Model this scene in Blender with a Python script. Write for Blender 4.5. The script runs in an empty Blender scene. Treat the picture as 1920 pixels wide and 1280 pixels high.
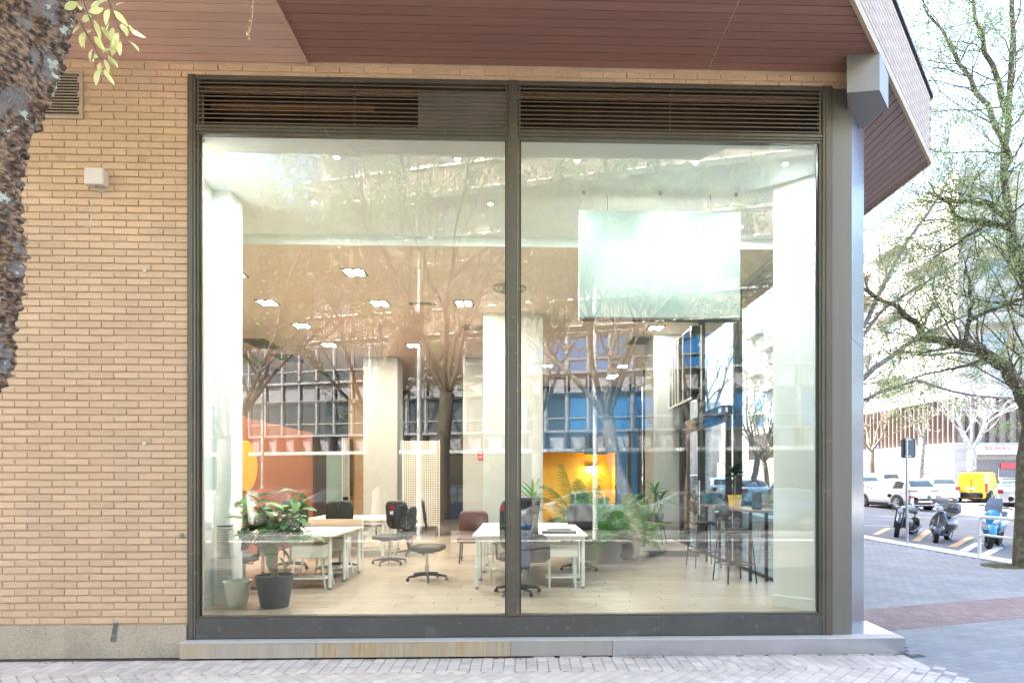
import bpy, math, random
from math import sin, cos, pi, radians, sqrt, atan2, tan
from mathutils import Vector, Matrix, noise as mn
random.seed(7)
S = bpy.context.scene
COL = S.collection
# ---------------------------------------------------------------- camera
F, PX, PY, D, EYE = 1150.0, 1012.0, 899.0, 6.05, 1.716
YAW = math.atan(33 / 1150)
cd = bpy.data.cameras.new('camera'); cam = bpy.data.objects.new('camera', cd); COL.objects.link(cam)
cam.location = (0, -D, EYE); cam.rotation_euler = (pi / 2, 0, -YAW)
cd.sensor_width = 36; cd.lens = F / 1920 * 36
cd.shift_x = -(PX - 960) / 1920; cd.shift_y = (PY - 640) / 1920
cd.clip_start = 0.05; cd.clip_end = 2000
S.camera = cam
# ---------------------------------------------------------------- world, sun, exposure
SUN_AZ = Vector((-0.62, 0.60)); SUN_EL = radians(47)
w = bpy.data.worlds.new("World"); S.world = w; w.use_nodes = True
nt = w.node_tree; bg = nt.nodes['Background']
sky = nt.nodes.new('ShaderNodeTexSky'); sky.sky_type = 'NISHITA'; sky.sun_disc = False
sky.sun_elevation = SUN_EL; sky.sun_rotation = atan2(SUN_AZ.x, SUN_AZ.y)
sky.air_density = 1.0; sky.dust_density = 3.0; sky.ozone_density = 0.6
nt.links.new(sky.outputs[0], bg.inputs[0]); bg.inputs[1].default_value = 0.15
sl = bpy.data.lights.new('sun', 'SUN'); sl.energy = 4.6; sl.angle = radians(0.5); sl.color = (1.0, 0.93, 0.82)
so = bpy.data.objects.new('sun', sl); COL.objects.link(so)
sd = Vector((SUN_AZ.x, SUN_AZ.y, 0)).normalized() * cos(SUN_EL) + Vector((0, 0, sin(SUN_EL)))
so.rotation_euler = sd.to_track_quat('Z', 'Y').to_euler(); so.location = (-20, 20, 40)
S.view_settings.view_transform = 'Standard'; S.view_settings.look = 'None'
S.view_settings.exposure = 3.2; S.view_settings.gamma = 1.0
S.render.engine = 'CYCLES'
cy = S.cycles
cy.use_denoising = True
cy.max_bounces = 10; cy.diffuse_bounces = 4; cy.glossy_bounces = 4; cy.transmission_bounces = 6
cy.transparent_max_bounces = 24; cy.sample_clamp_indirect = 6.0; cy.caustics_reflective = False; cy.caustics_refractive = False

# ---------------------------------------------------------------- pixel helpers (photo pixels, 1920 wide)
def at(px, py, Y):
    u = (px - PX) / F
    dx = cos(YAW) * u + sin(YAW); dy = cos(YAW) - sin(YAW) * u
    t = (Y + D) / dy
    return Vector((t * dx, Y, EYE - t * (py - PY) / F))
def fl(px, py, z=0.0):
    u = (px - PX) / F
    dx = cos(YAW) * u + sin(YAW); dy = cos(YAW) - sin(YAW) * u
    t = (EYE - z) * F / (py - PY)
    return Vector((t * dx, t * dy - D, z))

# ---------------------------------------------------------------- materials
def nodes(name):
    m = bpy.data.materials.new(name); m.use_nodes = True
    n = m.node_tree; return m, n, n.nodes['Principled BSDF']
MATS = {}
def M(name, rgb, rough=0.6, metal=0.0, var=0.08, vs=4.0, bump=0.0, bs=60.0, objv=0.0, spots=None, emit=None, stretch=None, coat=0.0, spec=None, alpha=None):
    """colour with soft large variation, optional per-piece variation, dark or light speckles and fine relief"""
    if name in MATS: return MATS[name]
    m, n, p = nodes(name); L = n.links.new; N = n.nodes.new
    p.inputs['Roughness'].default_value = rough; p.inputs['Metallic'].default_value = metal
    if spec is not None: p.inputs['Specular IOR Level'].default_value = spec
    if coat: p.inputs['Coat Weight'].default_value = coat; p.inputs['Coat Roughness'].default_value = 0.05
    tc = N('ShaderNodeTexCoord'); vec = tc.outputs['Object']
    if stretch:
        mp = N('ShaderNodeMapping'); mp.inputs['Scale'].default_value = stretch; L(vec, mp.inputs['Vector']); vec = mp.outputs[0]
    nz = N('ShaderNodeTexNoise'); nz.inputs['Scale'].default_value = vs; nz.inputs['Detail'].default_value = 6; L(vec, nz.inputs['Vector'])
    mr = N('ShaderNodeMapRange'); mr.inputs['From Min'].default_value = 0.3; mr.inputs['From Max'].default_value = 0.7
    mr.inputs['To Min'].default_value = 1 - var; mr.inputs['To Max'].default_value = 1 + var; L(nz.outputs['Fac'], mr.inputs['Value'])
    val = mr.outputs[0]
    if objv:
        oi = N('ShaderNodeObjectInfo'); ge = N('ShaderNodeNewGeometry')
        ad = N('ShaderNodeMath'); ad.operation = 'ADD'; L(oi.outputs['Random'], ad.inputs[0]); L(ge.outputs['Random Per Island'], ad.inputs[1])
        fr = N('ShaderNodeMath'); fr.operation = 'FRACT'; L(ad.outputs[0], fr.inputs[0])
        m2 = N('ShaderNodeMapRange'); m2.inputs['To Min'].default_value = 1 - objv; m2.inputs['To Max'].default_value = 1 + objv * 0.7; L(fr.outputs[0], m2.inputs['Value'])
        mu = N('ShaderNodeMath'); mu.operation = 'MULTIPLY'; L(val, mu.inputs[0]); L(m2.outputs[0], mu.inputs[1]); val = mu.outputs[0]
    vm = N('ShaderNodeVectorMath'); vm.operation = 'SCALE'; vm.inputs[0].default_value = rgb; L(val, vm.inputs['Scale'])
    colr = vm.outputs[0]
    for sp in (spots or []):       # (scale, threshold, colour, amount)
        vz = N('ShaderNodeTexNoise'); vz.inputs['Scale'].default_value = sp[0]; vz.inputs['Detail'].default_value = 3; L(vec, vz.inputs['Vector'])
        cr = N('ShaderNodeMapRange'); cr.inputs['From Min'].default_value = sp[1]; cr.inputs['From Max'].default_value = sp[1] + (sp[4] if len(sp) > 4 else 0.04); cr.inputs['To Max'].default_value = sp[3]
        L(vz.outputs['Fac'], cr.inputs['Value'])
        mx = N('ShaderNodeMix'); mx.data_type = 'RGBA'; L(cr.outputs[0], mx.inputs[0]); L(colr, mx.inputs[6]); mx.inputs[7].default_value = (*sp[2], 1)
        colr = mx.outputs[2]
    L(colr, p.inputs['Base Color'])
    if bump:
        bz = N('ShaderNodeTexNoise'); bz.inputs['Scale'].default_value = bs; bz.inputs['Detail'].default_value = 8; L(vec, bz.inputs['Vector'])
        bp = N('ShaderNodeBump'); bp.inputs['Strength'].default_value = bump; bp.inputs['Distance'].default_value = 0.01
        L(bz.outputs['Fac'], bp.inputs['Height']); L(bp.outputs[0], p.inputs['Normal'])
    if emit:
        p.inputs['Emission Color'].default_value = (*emit[0], 1); p.inputs['Emission Strength'].default_value = emit[1]
    MATS[name] = m; return m
def leafmat(name, rgb, var=0.25, trans=0.35, rough=0.45):
    if name in MATS: return MATS[name]
    m, n, p = nodes(name); L = n.links.new; N = n.nodes.new
    ge = N('ShaderNodeNewGeometry'); oi = N('ShaderNodeObjectInfo')
    ad = N('ShaderNodeMath'); ad.operation = 'ADD'; L(oi.outputs['Random'], ad.inputs[0]); L(ge.outputs['Random Per Island'], ad.inputs[1])
    fr = N('ShaderNodeMath'); fr.operation = 'FRACT'; L(ad.outputs[0], fr.inputs[0])
    mr = N('ShaderNodeMapRange'); mr.inputs['To Min'].default_value = 1 - var; mr.inputs['To Max'].default_value = 1 + var; L(fr.outputs[0], mr.inputs['Value'])
    vm = N('ShaderNodeVectorMath'); vm.operation = 'SCALE'; vm.inputs[0].default_value = rgb; L(mr.outputs[0], vm.inputs['Scale'])
    L(vm.outputs[0], p.inputs['Base Color']); p.inputs['Roughness'].default_value = rough
    tr = N('ShaderNodeBsdfTranslucent'); L(vm.outputs[0], tr.inputs['Color'])
    mx = N('ShaderNodeMixShader'); mx.inputs[0].default_value = trans
    L(p.outputs[0], mx.inputs[1]); L(tr.outputs[0], mx.inputs[2]); L(mx.outputs[0], n.nodes['Material Output'].inputs[0])
    MATS[name] = m; return m
def glassmat(name, tint, refl, base=0.02, rough=0.0):
    """thin pane: clear with Fresnel mirror reflection"""
    if name in MATS: return MATS[name]
    m = bpy.data.materials.new(name); m.use_nodes = True; n = m.node_tree; n.nodes.clear(); L = n.links.new; N = n.nodes.new
    o = N('ShaderNodeOutputMaterial'); t = N('ShaderNodeBsdfTransparent'); t.inputs[0].default_value = (*tint, 1)
    g = N('ShaderNodeBsdfGlossy'); g.inputs['Roughness'].default_value = rough; g.inputs['Color'].default_value = (1, 1, 1, 1)
    fr = N('ShaderNodeFresnel'); fr.inputs['IOR'].default_value = 1.5
    ml = N('ShaderNodeMath'); ml.operation = 'MULTIPLY_ADD'; ml.inputs[1].default_value = refl; ml.inputs[2].default_value = base; L(fr.outputs[0], ml.inputs[0])
    mi = N('ShaderNodeMath'); mi.operation = 'MINIMUM'; mi.inputs[1].default_value = 0.85; L(ml.outputs[0], mi.inputs[0])
    mx = N('ShaderNodeMixShader'); L(mi.outputs[0], mx.inputs[0]); L(t.outputs[0], mx.inputs[1]); L(g.outputs[0], mx.inputs[2]); L(mx.outputs[0], o.inputs[0])
    MATS[name] = m; return m

# ---------------------------------------------------------------- mesh builder
class MB:
    def __init__(s): s.v = []; s.f = []
    def add(s, vs, fs, mat=None):
        b = len(s.v)
        if mat is not None: vs = [mat @ Vector(q) for q in vs]
        s.v += [tuple(q) for q in vs]; s.f += [tuple(b + i for i in q) for q in fs]; return s
    def box(s, x0, x1, y0, y1, z0, z1, mat=None):
        x0, x1 = sorted((x0, x1)); y0, y1 = sorted((y0, y1)); z0, z1 = sorted((z0, z1))
        return s.add([(x0,y0,z0),(x1,y0,z0),(x1,y1,z0),(x0,y1,z0),(x0,y0,z1),(x1,y0,z1),(x1,y1,z1),(x0,y1,z1)],
              [(0,3,2,1),(4,5,6,7),(0,1,5,4),(1,2,6,5),(2,3,7,6),(3,0,4,7)], mat)
    def cbox(s, x0, x1, y0, y1, z0, z1, c=0.004, mat=None):
        """box with chamfered edges towards -y (front)"""
        x0, x1 = sorted((x0, x1)); y0, y1 = sorted((y0, y1)); z0, z1 = sorted((z0, z1))
        return s.add([(x0,y1,z0),(x1,y1,z0),(x1,y1,z1),(x0,y1,z1),(x0,y0+c,z0),(x1,y0+c,z0),(x1,y0+c,z1),(x0,y0+c,z1),
                      (x0+c,y0,z0+c),(x1-c,y0,z0+c),(x1-c,y0,z1-c),(x0+c,y0,z1-c)],
              [(0,4,5,1),(1,5,6,2),(2,6,7,3),(3,7,4,0),(4,8,9,5),(5,9,10,6),(6,10,11,7),(7,11,8,4),(8,11,10,9),(0,1,2,3)], mat)
    def prism(s, poly, z0, z1, mat=None):
        n = len(poly); vs = [(x, y, z0) for x, y in poly] + [(x, y, z1) for x, y in poly]
        a = sum(poly[i][0]*poly[(i+1)%n][1]-poly[(i+1)%n][0]*poly[i][1] for i in range(n))
        fs = [tuple(range(n))[::-1], tuple(range(n, 2*n))] + [(i, (i+1)%n, n+(i+1)%n, n+i) for i in range(n)]
        if a < 0: fs = [q[::-1] for q in fs]
        return s.add(vs, fs, mat)
    def tube(s, pts, rad, n=8, caps=True, mat=None):
        pts = [Vector(q) for q in pts]; m = len(pts)
        if not isinstance(rad, (list, tuple)): rad = [rad]*m
        vs = []; up = None
        for i, q in enumerate(pts):
            t = (pts[min(i+1, m-1)] - pts[max(i-1, 0)])
            t = t.normalized() if t.length > 1e-9 else Vector((0,0,1))
            if up is None:
                up = Vector((0,0,1)) if abs(t.z) < 0.9 else Vector((1,0,0))
            a = up - t*up.dot(t)
            if a.length < 1e-6: a = t.orthogonal()
            a.normalize(); up = a; b = t.cross(a)
            for k in range(n):
                g = 2*pi*k/n; vs.append(q + (a*cos(g) + b*sin(g))*rad[i])
        fs = []
        for i in range(m-1):
            for k in range(n):
                k2 = (k+1) % n; fs.append((i*n+k, i*n+k2, (i+1)*n+k2, (i+1)*n+k))
        if caps: fs += [tuple(range(n))[::-1], tuple(range((m-1)*n, m*n))]
        return s.add(vs, fs, mat)
    def lathe(s, prof, n=24, mat=None, caps=True):
        """profile of (r, z) turned about z"""
        vs = []; m = len(prof)
        for r, z in prof:
            for k in range(n): g = 2*pi*k/n; vs.append((r*cos(g), r*sin(g), z))
        fs = []
        for i in range(m-1):
            for k in range(n):
                k2 = (k+1) % n; fs.append((i*n+k, i*n+k2, (i+1)*n+k2, (i+1)*n+k))
        if caps: fs += [tuple(range(n))[::-1], tuple(range((m-1)*n, m*n))]
        return s.add(vs, fs, mat)
    def quad(s, a, b, c, d): return s.add([a, b, c, d], [(0,1,2,3)])
    def loft(s, secs, closed=True, caps=True, mat=None):
        n = len(secs[0]); vs = [q for sec in secs for q in sec]; fs = []
        for i in range(len(secs)-1):
            for k in range(n if closed else n-1):
                k2 = (k+1) % n; fs.append((i*n+k, i*n+k2, (i+1)*n+k2, (i+1)*n+k))
        if caps: fs += [tuple(range(n))[::-1], tuple(range((len(secs)-1)*n, len(secs)*n))]
        return s.add(vs, fs, mat)
    def mesh(s, name, mat, smooth=False, ang=40):
        me = bpy.data.meshes.new(name); me.from_pydata(s.v, [], s.f)
        if mat is not None: me.materials.append(mat)
        me.validate(clean_customdata=False)
        if smooth:
            me.polygons.foreach_set('use_smooth', [True]*len(me.polygons))
            if ang < 180: me.set_sharp_from_angle(angle=radians(ang))
        me.update(); return me
    def build(s, name, mat, parent=None, smooth=False, ang=40, kind=None, loc=None, label=None):
        return obj(name, s.mesh(name, mat, smooth, ang), parent, kind, loc, label)
def obj(name, me, parent=None, kind=None, loc=None, label=None, rot=None, scale=None):
    o = bpy.data.objects.new(name, me); COL.objects.link(o)
    if parent is not None: o.parent = parent
    if kind: o['kind'] = kind
    if label: o['label'] = label
    if loc is not None: o.location = loc
    if rot is not None: o.rotation_euler = rot
    if scale is not None: o.scale = scale
    return o
def thing(name, label, cat, loc=(0,0,0), rz=0.0, group=None, scale=None):
    o = bpy.data.objects.new(name, None); COL.objects.link(o); o.location = loc; o.rotation_euler = (0,0,rz)
    o.empty_display_size = 0.2; o['label'] = label; o['category'] = cat
    if group: o['group'] = group
    if scale: o.scale = (scale,)*3 if not isinstance(scale, tuple) else scale
    return o
def tag(o, label, cat, group=None):
    o['label'] = label; o['category'] = cat
    if group: o['group'] = group
    return o
def kids(o):
    return list(o.children)
def dup(root, loc, rz, label, group=None, scale=None):
    r = root.copy(); COL.objects.link(r); r.location = loc; r.rotation_euler = (0,0,rz); r['label'] = label
    if group: r['group'] = group
    if scale: r.scale = (scale,)*3
    for ch in kids(root):
        c = ch.copy(); COL.objects.link(c); c.parent = r
        for g in kids(ch):
            d = g.copy(); COL.objects.link(d); d.parent = c
    return r
def T(x=0, y=0, z=0, rx=0, ry=0, rz=0, s=1):
    return Matrix.Translation((x,y,z)) @ Matrix.Rotation(rz,4,'Z') @ Matrix.Rotation(ry,4,'Y') @ Matrix.Rotation(rx,4,'X') @ Matrix.Scale(s,4)
def text(name, s, size, mat, parent, loc, rot, extr=0.002, label=None, align='CENTER', sx=1.0, bold=0.0):
    c = bpy.data.curves.new(name, 'FONT'); c.body = s; c.size = size; c.extrude = extr; c.align_x = align; c.align_y = 'CENTER'; c.offset = bold
    c.resolution_u = 2
    tmp = bpy.data.objects.new(name + '_src', c); COL.objects.link(tmp)
    dg = bpy.context.evaluated_depsgraph_get(); me = bpy.data.meshes.new_from_object(tmp.evaluated_get(dg)); me.name = name
    bpy.data.objects.remove(tmp); bpy.data.curves.remove(c); me.materials.clear(); me.materials.append(mat)
    o = obj(name, me, parent, loc=loc, rot=rot, label=label); o.scale = (sx,1,1); return o
# ================================================================ GROUND AND STREET
STONE_W = M('white_stone', (0.62, 0.60, 0.57), 0.6, var=0.05, vs=1.5)
asph = M('asphalt', (0.15, 0.148, 0.148), 0.85, var=0.18, vs=0.6, bump=0.5, bs=90, spots=[(40, 0.62, (0.2, 0.2, 0.2), 0.5)])
pave_m = M('paving_base', (0.30, 0.29, 0.28), 0.85, var=0.12, vs=1.2, bump=0.3, bs=60)
joint_m = M('paving_joint', (0.10, 0.09, 0.085), 0.95, var=0.2, vs=9)
tile_m = M('paver', (0.64, 0.54, 0.455), 0.8, var=0.13, vs=1.6, bump=0.25, bs=70, objv=0.14, spots=[(3.0, 0.60, (0.50, 0.40, 0.34), 0.30), (55, 0.66, (0.2, 0.19, 0.18), 0.35), (4.5, 0.60, (0.36,0.33,0.30), .35, .12), (16, 0.72, (0.16,0.15,0.14), .6, .02)])
tile_r = M('paver_grey', (0.285, 0.275, 0.265), 0.8, var=0.14, vs=1.2, bump=0.25, bs=70, objv=0.10, spots=[(60, 0.66, (0.18, 0.18, 0.19), 0.35)])
tile_red = M('paver_red', (0.31, 0.22, 0.205), 0.85, var=0.12, vs=2, bump=0.25, bs=70, objv=0.12)
kerb_m = M('kerb_granite', (0.58, 0.565, 0.55), 0.75, var=0.08, vs=3, bump=0.3, bs=90, spots=[(70, 0.6, (0.25, 0.25, 0.25), 0.4)])

RZ = -0.13
def frd(px, py):      # point on the cross street, which climbs gently beyond y = 12
    u = (px - PX) / F; v = (py - PY) / F
    dx = cos(YAW)*u + sin(YAW); dy = cos(YAW) - sin(YAW)*u
    t = (EYE - RZ) / v
    if t*dy - D > 12: t = (EYE - RZ + (D + 12)*0.025*1.0) / (v + 0.025*dy)
    y = t*dy - D
    return Vector((t*dx, y, RZ + max(0, y - 12)*0.025))
g = MB(); g.quad((-400,-400,RZ-0.03),(400,-400,RZ-0.03),(400,400,RZ-0.03),(-400,400,RZ-0.03)).build('ground', asph, kind='structure')
KX = (fl(1629,1012).x + fl(1894,1054).x)/2          # line of the kerb on the right
road = MB()
road.add([(KX-2,-11,RZ),(60,-11,RZ),(60,12,RZ),(KX-2,12,RZ)], [(0,1,2,3)])
road.add([(KX-2,12,RZ),(60,12,RZ),(60,160,RZ+148*0.025),(KX-2,160,RZ+148*0.025)], [(0,1,2,3)])
road.build('road', asph, kind='structure')
MB().add([(-80,-24,RZ+.002),(60,-24,RZ+.002),(60,-11,RZ+.002),(-80,-11,RZ+.002)],[(0,1,2,3)]).build('front_street', asph, kind='structure')
pv = MB(); pv.box(-80, KX, -11, 0.2, -0.3, -0.012); pv.box(3.7, KX, 0.2, 12, -0.3, -0.012)
pv.add([(3.7,12,-.012),(KX,12,-.012),(KX,120,2.69),(3.7,120,2.69)], [(0,1,2,3)])
pavement = pv.build('pavement', joint_m, kind='structure')
far_pv = MB().box(-80, 60, -60, -20.2, -0.3, 0.0).build('far_pavement', pave_m, kind='structure')
kb = thing('kerb', 'long pale granite kerb along the parking bays', 'kerb'); kb['kind'] = 'structure'
del kb['category'], kb['label']
km = MB(); km.box(-0.28, 0.28, -0.496, 0.496, -0.2, 0.0); km = km.mesh('kerb_stone', kerb_m)
for i in range(34):
    y = -10.5 + i; o = obj('kerb_stone', km, kb, loc=(KX+0.28, y, random.uniform(.0,.004) + max(0, y-12)*0.025))
km2 = MB().box(-0.497, 0.497, -0.15, 0.15, -0.2, 0.002).mesh('kerb_stone', kerb_m)
for i in range(40): obj('kerb_stone', km2, kb, loc=(KX-0.5-i, -11.15, 0))
for i in range(45): obj('kerb_stone', km2, kb, loc=(22-i, -20.05, 0))

def tilemesh(w, l, c=0.004, h=0.03):
    m = MB(); a, b = w/2, l/2
    m.add([(-a,-b,-h),(a,-b,-h),(a,b,-h),(-a,b,-h),(-a,-b,-c),(a,-b,-c),(a,b,-c),(-a,b,-c),(-a+c,-b+c,0),(a-c,-b+c,0),(a-c,b-c,0),(-a+c,b-c,0)],
          [(0,1,5,4),(1,2,6,5),(2,3,7,6),(3,0,4,7),(4,5,9,8),(5,6,10,9),(6,7,11,10),(7,4,8,11),(8,9,10,11)])
    return m
border, field = [], []
PITCH = 0.103
x = -6.4
while x < 3.78:
    for j in range(4):
        border.append((x, -0.175 - j*PITCH, 0.0, random.uniform(-.0015,.0015)))
    x += PITCH
c45 = cos(pi/4)
for i in range(-70, 70):
    for j in range(-70, 70):
        x = -1.0 + (i - j)*PITCH*c45; y = -0.85 + (i + j)*PITCH*c45
        if -6.5 < x < 3.85 and -1.6 < y < -0.50: field.append((x, y, pi/4, -0.002 + random.uniform(-.0015,.0015)))
allt = [(t, 0) for t in border] + [(t, 0) for t in field]
allt.sort(key=lambda q: (q[0][0]*0.45)**2 + (q[0][1] + 0.80)**2*3)
pm = tilemesh(0.098, 0.098).mesh('paver', tile_m)
one = [t for t, _ in allt if abs(t[0]) < 5.2 and t[1] > -0.92][:240]; ones = set(id(t) for t in one)
for t in one: obj('paver', pm, pavement, loc=(t[0], t[1], t[3]), rot=(random.uniform(-.006,.006), random.uniform(-.006,.006), t[2]))
rest = MB(); tb = tilemesh(0.098, 0.098)
for t, _ in allt:
    if id(t) in ones: continue
    rest.add(tb.v, tb.f, T(t[0], t[1], t[3], rz=t[2]))
rest.build('pavers', tile_m, pavement, kind='stuff')
# grey field on the right, laid at an angle, with the red band across it
BA = atan2(0.70, 2.4); ux, uy = cos(BA), sin(BA)
B0 = fl(1640, 1138)
def band(x, y): return -(x - B0.x)*uy + (y - B0.y)*ux        # distance beyond the band's far edge
gr = MB(); gr2 = []; rd = MB(); tb2 = tilemesh(0.196, 0.096, 0.003); tbr = tilemesh(0.096, 0.096, 0.01)
tb4 = tilemesh(0.146, 0.146, 0.003)
for i in range(-60, 90):
    for j in range(-60, 110):
        a = i*0.2 + (0.1 if j % 2 else 0); b = j*0.1
        x = B0.x + a*ux - b*uy; y = B0.y + a*uy + b*ux
        if not (3.5 < x < KX - 0.1 and -1.5 < y < 11.9): continue
        if y > -0.18 and x < 4.62 and (x - 3.9) < 0.0: continue
        if -1.02 < b < -0.03: continue
        if (x-9.6)**2 + (y-5.9)**2 < 0.38**2: continue
        if math.hypot(x-4.6, (y-1.0)*.6) < 1.6 and -3 < b < 0: gr2.append((x, y, BA, -0.003))
        else: gr.add(tb2.v, tb2.f, T(x, y, -0.007 + random.uniform(-.001,.001), rz=BA))
pm2 = tb2.mesh('paver', tile_r)
for t in gr2[:60]: obj('paver', pm2, pavement, loc=(t[0], t[1], t[3]), rot=(0, 0, t[2]))
for t in gr2[60:]: gr.add(tb2.v, tb2.f, T(t[0], t[1], t[3], rz=t[2]))
gr.build('grey_pavers', tile_r, pavement, kind='stuff')
for i in range(-30, 75):
    for j in range(10):
        a = i*0.1; b = -0.08 - j*0.1
        x = B0.x + a*ux - b*uy; y = B0.y + a*uy + b*ux
        if 3.72 < x < KX - 0.1: rd.add(tbr.v, tbr.f, T(x, y, -0.001, rz=BA))
rd.build('red_pavers', tile_red, pavement, kind='stuff')
soil = M('soil', (0.10, 0.085, 0.055), 0.95, var=0.3, vs=8, bump=0.8, bs=40)
MB().prism([(9.6+.42*cos(k*pi/4+pi/8)*1.0, 5.9+.42*sin(k*pi/4+pi/8)) for k in range(8)], -0.05, -0.006).build('tree_pit', soil, kind='structure')
gb = MB(); gm = leafmat('grass_blade', (0.16, 0.19, 0.06))
for k in range(420):
    a = random.uniform(0, 2*pi); r = sqrt(random.random())*0.38; x, y = 9.6+r*cos(a), 5.9+r*sin(a); h = random.uniform(.02,.07); b = random.uniform(0, pi)
    gb.add([(x-.004*cos(b), y-.004*sin(b), -.008),(x+.004*cos(b), y+.004*sin(b), -.008),(x+random.uniform(-.03,.03), y+random.uniform(-.03,.03), h)], [(0,1,2)])
o = gb.build('grass', gm, kind='stuff'); tag(o, 'thin short grass around the foot of the right-hand street tree', 'grass')
# fallen leaves by the plinth
lv = MB()
for k in range(90):
    px = random.choice([random.gauss(1190,18), random.gauss(945,20), random.gauss(125,25), random.uniform(350,1700)]); x = at(px, 1200, 0).x; y = random.uniform(-.20,-.13); a = random.uniform(0,2*pi); s_ = random.uniform(.006,.016)
    lv.add([(x+s_*cos(a), y+s_*sin(a), .006),(x-s_*.5*sin(a), y+s_*.5*cos(a), .012),(x-s_*cos(a), y-s_*sin(a), .005),(x+s_*.5*sin(a), y-s_*.5*cos(a), .004)], [(0,1,2,3)])
o = lv.build('leaf_litter', M('dead_leaf', (0.22,0.11,0.04), 0.8, var=0.3), kind='stuff'); tag(o, 'brown leaf crumbs lying along the foot of the window plinth', 'leaf litter')

# painted bay markings on the cross street
wp = M('road_paint_white', (0.72,0.72,0.72), 0.6, var=0.06, bump=0.2, spots=[(30,0.60,(0.3,0.3,0.3),0.5)])
op = M('road_paint_orange', (0.62,0.36,0.16), 0.6, var=0.08, bump=0.2, spots=[(30,0.60,(0.25,0.22,0.2),0.5)])
def strip(name, p, q, wd, mt, zz=0.004):
    d = (q - p); d.z = 0; n = Vector((-d.y, d.x, 0)).normalized()*wd/2
    m = MB(); up = Vector((0,0,zz)); m.quad(*(p-n+up, q-n+up, q+n+up, p+n+up)); return m.build(name, mt, kind='structure')
ox = KX + 0.80
strip('road_marking', Vector((ox,-4,RZ)), Vector((ox,11.9,RZ)), 0.13, op)
for (a_, b_, c_, d_, mt_) in ((1641,1002,1666,990,op),(1717,1014,1743,993,op),(1785,1025,1822,1006,op),(1806,1033,1836,1017,wp),(1840,1043,1874,1026,wp)):
    strip('road_marking', frd(a_,b_), frd(c_,d_), 0.20, mt_, 0.008)
strip('road_marking', frd(1700,988), frd(1732,991), 0.14, wp, 0.012)
strip('road_marking', frd(1666,990), frd(1822,1004), 0.10, op, 0.010)
strip('road_marking', frd(1610,985), frd(1668,986), 0.16, wp, 0.012)
strip('road_marking', frd(1650,968), frd(1920,975), 0.15, wp, 0.012)
strip('road_marking', frd(1700,990), frd(1730,994), 0.12, wp, 0.012)
for k in range(8): strip('road_marking', Vector((-22+5.2*k,-19.9,RZ)), Vector((-22+5.2*k,-17.7,RZ)), 0.12, wp, 0.008)
for k in range(10): strip('road_marking', Vector((-24+5*k,-14.4,RZ)), Vector((-21.8+5*k,-14.4,RZ)), 0.12, wp, 0.008)

# ================================================================ OUR BUILDING: brick wall
TOPZ = 5.79
XL = at(353, 700, 0).x; XR = at(1590, 150, 0).x
brick_m = M('tan_brick', (0.65, 0.47, 0.295), 0.85, var=0.10, vs=1.1, bump=0.7, bs=150, objv=0.085,
            spots=[(110, 0.64, (0.20,0.11,0.05), 0.7), (5.5, 0.64, (0.60,0.47,0.36), 0.35), (1.3, 0.55, (0.50,0.40,0.30), 0.45, .15), (3.2,0.66,(0.42,0.26,0.13),.5,.05)])
mort_m = M('mortar', (0.58, 0.435, 0.285), 0.95, var=0.14, vs=3, bump=0.5, bs=120, spots=[(2.2, 0.62, (0.40,0.37,0.34), 0.5)])
wall = thing('brick_wall', 'tan brick wall left of the big shop window, with raked joints', 'wall')
PLZ = at(200, 1170, 0).z
mb = MB(); mb.box(-14, XL-0.002, 0.011, 0.30, 0, TOPZ+.02); mb.box(XL-0.002, XR, 0.011, 0.30, 5.648, TOPZ+.02); mb.build('wall_body', mort_m, wall)
def brickvar(w, seed):
    r = random.Random(seed); m = MB(); h = 0.0535; c = 0.004
    j = lambda a: r.uniform(-a, a)
    x0, x1 = -w/2, w/2; z0, z1 = -h/2, h/2
    v = [(x0,.03,z0),(x1,.03,z0),(x1,.03,z1),(x0,.03,z1),
         (x0+j(.002),c,z0+j(.0015)),(x1+j(.003),c,z0+j(.0015)),(x1+j(.002),c,z1+j(.0015)),(x0+j(.002),c,z1+j(.0015)),
         (x0+c+j(.002),j(.0012),z0+c+j(.001)),(x1-c+j(.002),j(.0012),z0+c+j(.001)),(x1-c+j(.002),j(.0012),z1-c+j(.001)),(x0+c+j(.002),j(.0012),z1-c+j(.001))]
    f = [(0,1,5,4),(1,2,6,5),(2,3,7,6),(3,0,4,7),(4,5,9,8),(5,6,10,9),(6,7,11,10),(7,4,8,11),(8,9,10,11)]
    return m.add(v, f)
BW = 0.2275; BP = 0.2345; CH = 0.0697
bvar = [brickvar(BW, k) for k in range(8)]; bme = [b.mesh('brick', brick_m) for b in bvar]
bhalf = brickvar(BW/2-0.004, 99); bhm = bhalf.mesh('brick', brick_m)
vx0, vx1, vz0, vz1 = at(66,0,0).x, at(157,0,0).x, at(0,222,0).z, at(0,132,0).z
bs_ = []
rows = int((TOPZ - PLZ)/CH) + 1
for r in range(rows):
    z = PLZ + CH*(r + 0.5)
    if z > TOPZ - 0.02: break
    xe = XL - 0.003 if z < 5.60 else XR
    x = xe - (BP/2 if r % 2 else BP); full = True
    if r % 2: bs_.append((xe - BP/4, z, -1, xe))
    else: x = xe
    x = xe - (BP/2 if r % 2 else 0)
    if z > 5.60 and False: pass
    while x > -6.6:
        bs_.append((x - BP/2, z, random.randrange(8), xe)); x -= BP
bs_ = [b for b in bs_ if not (vx0 - 0.02 < b[0] < vx1 + 0.02 and vz0 - 0.01 < b[1] < vz1 + 0.01)]
vis = [b for b in bs_ if b[0] > -5.15]
vis.sort(key=lambda b: (b[0]+3.2)**2 + (b[1]-1.9)**2*0.55)
ind = set(id(b) for b in vis[:296])
rest = MB()
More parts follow.
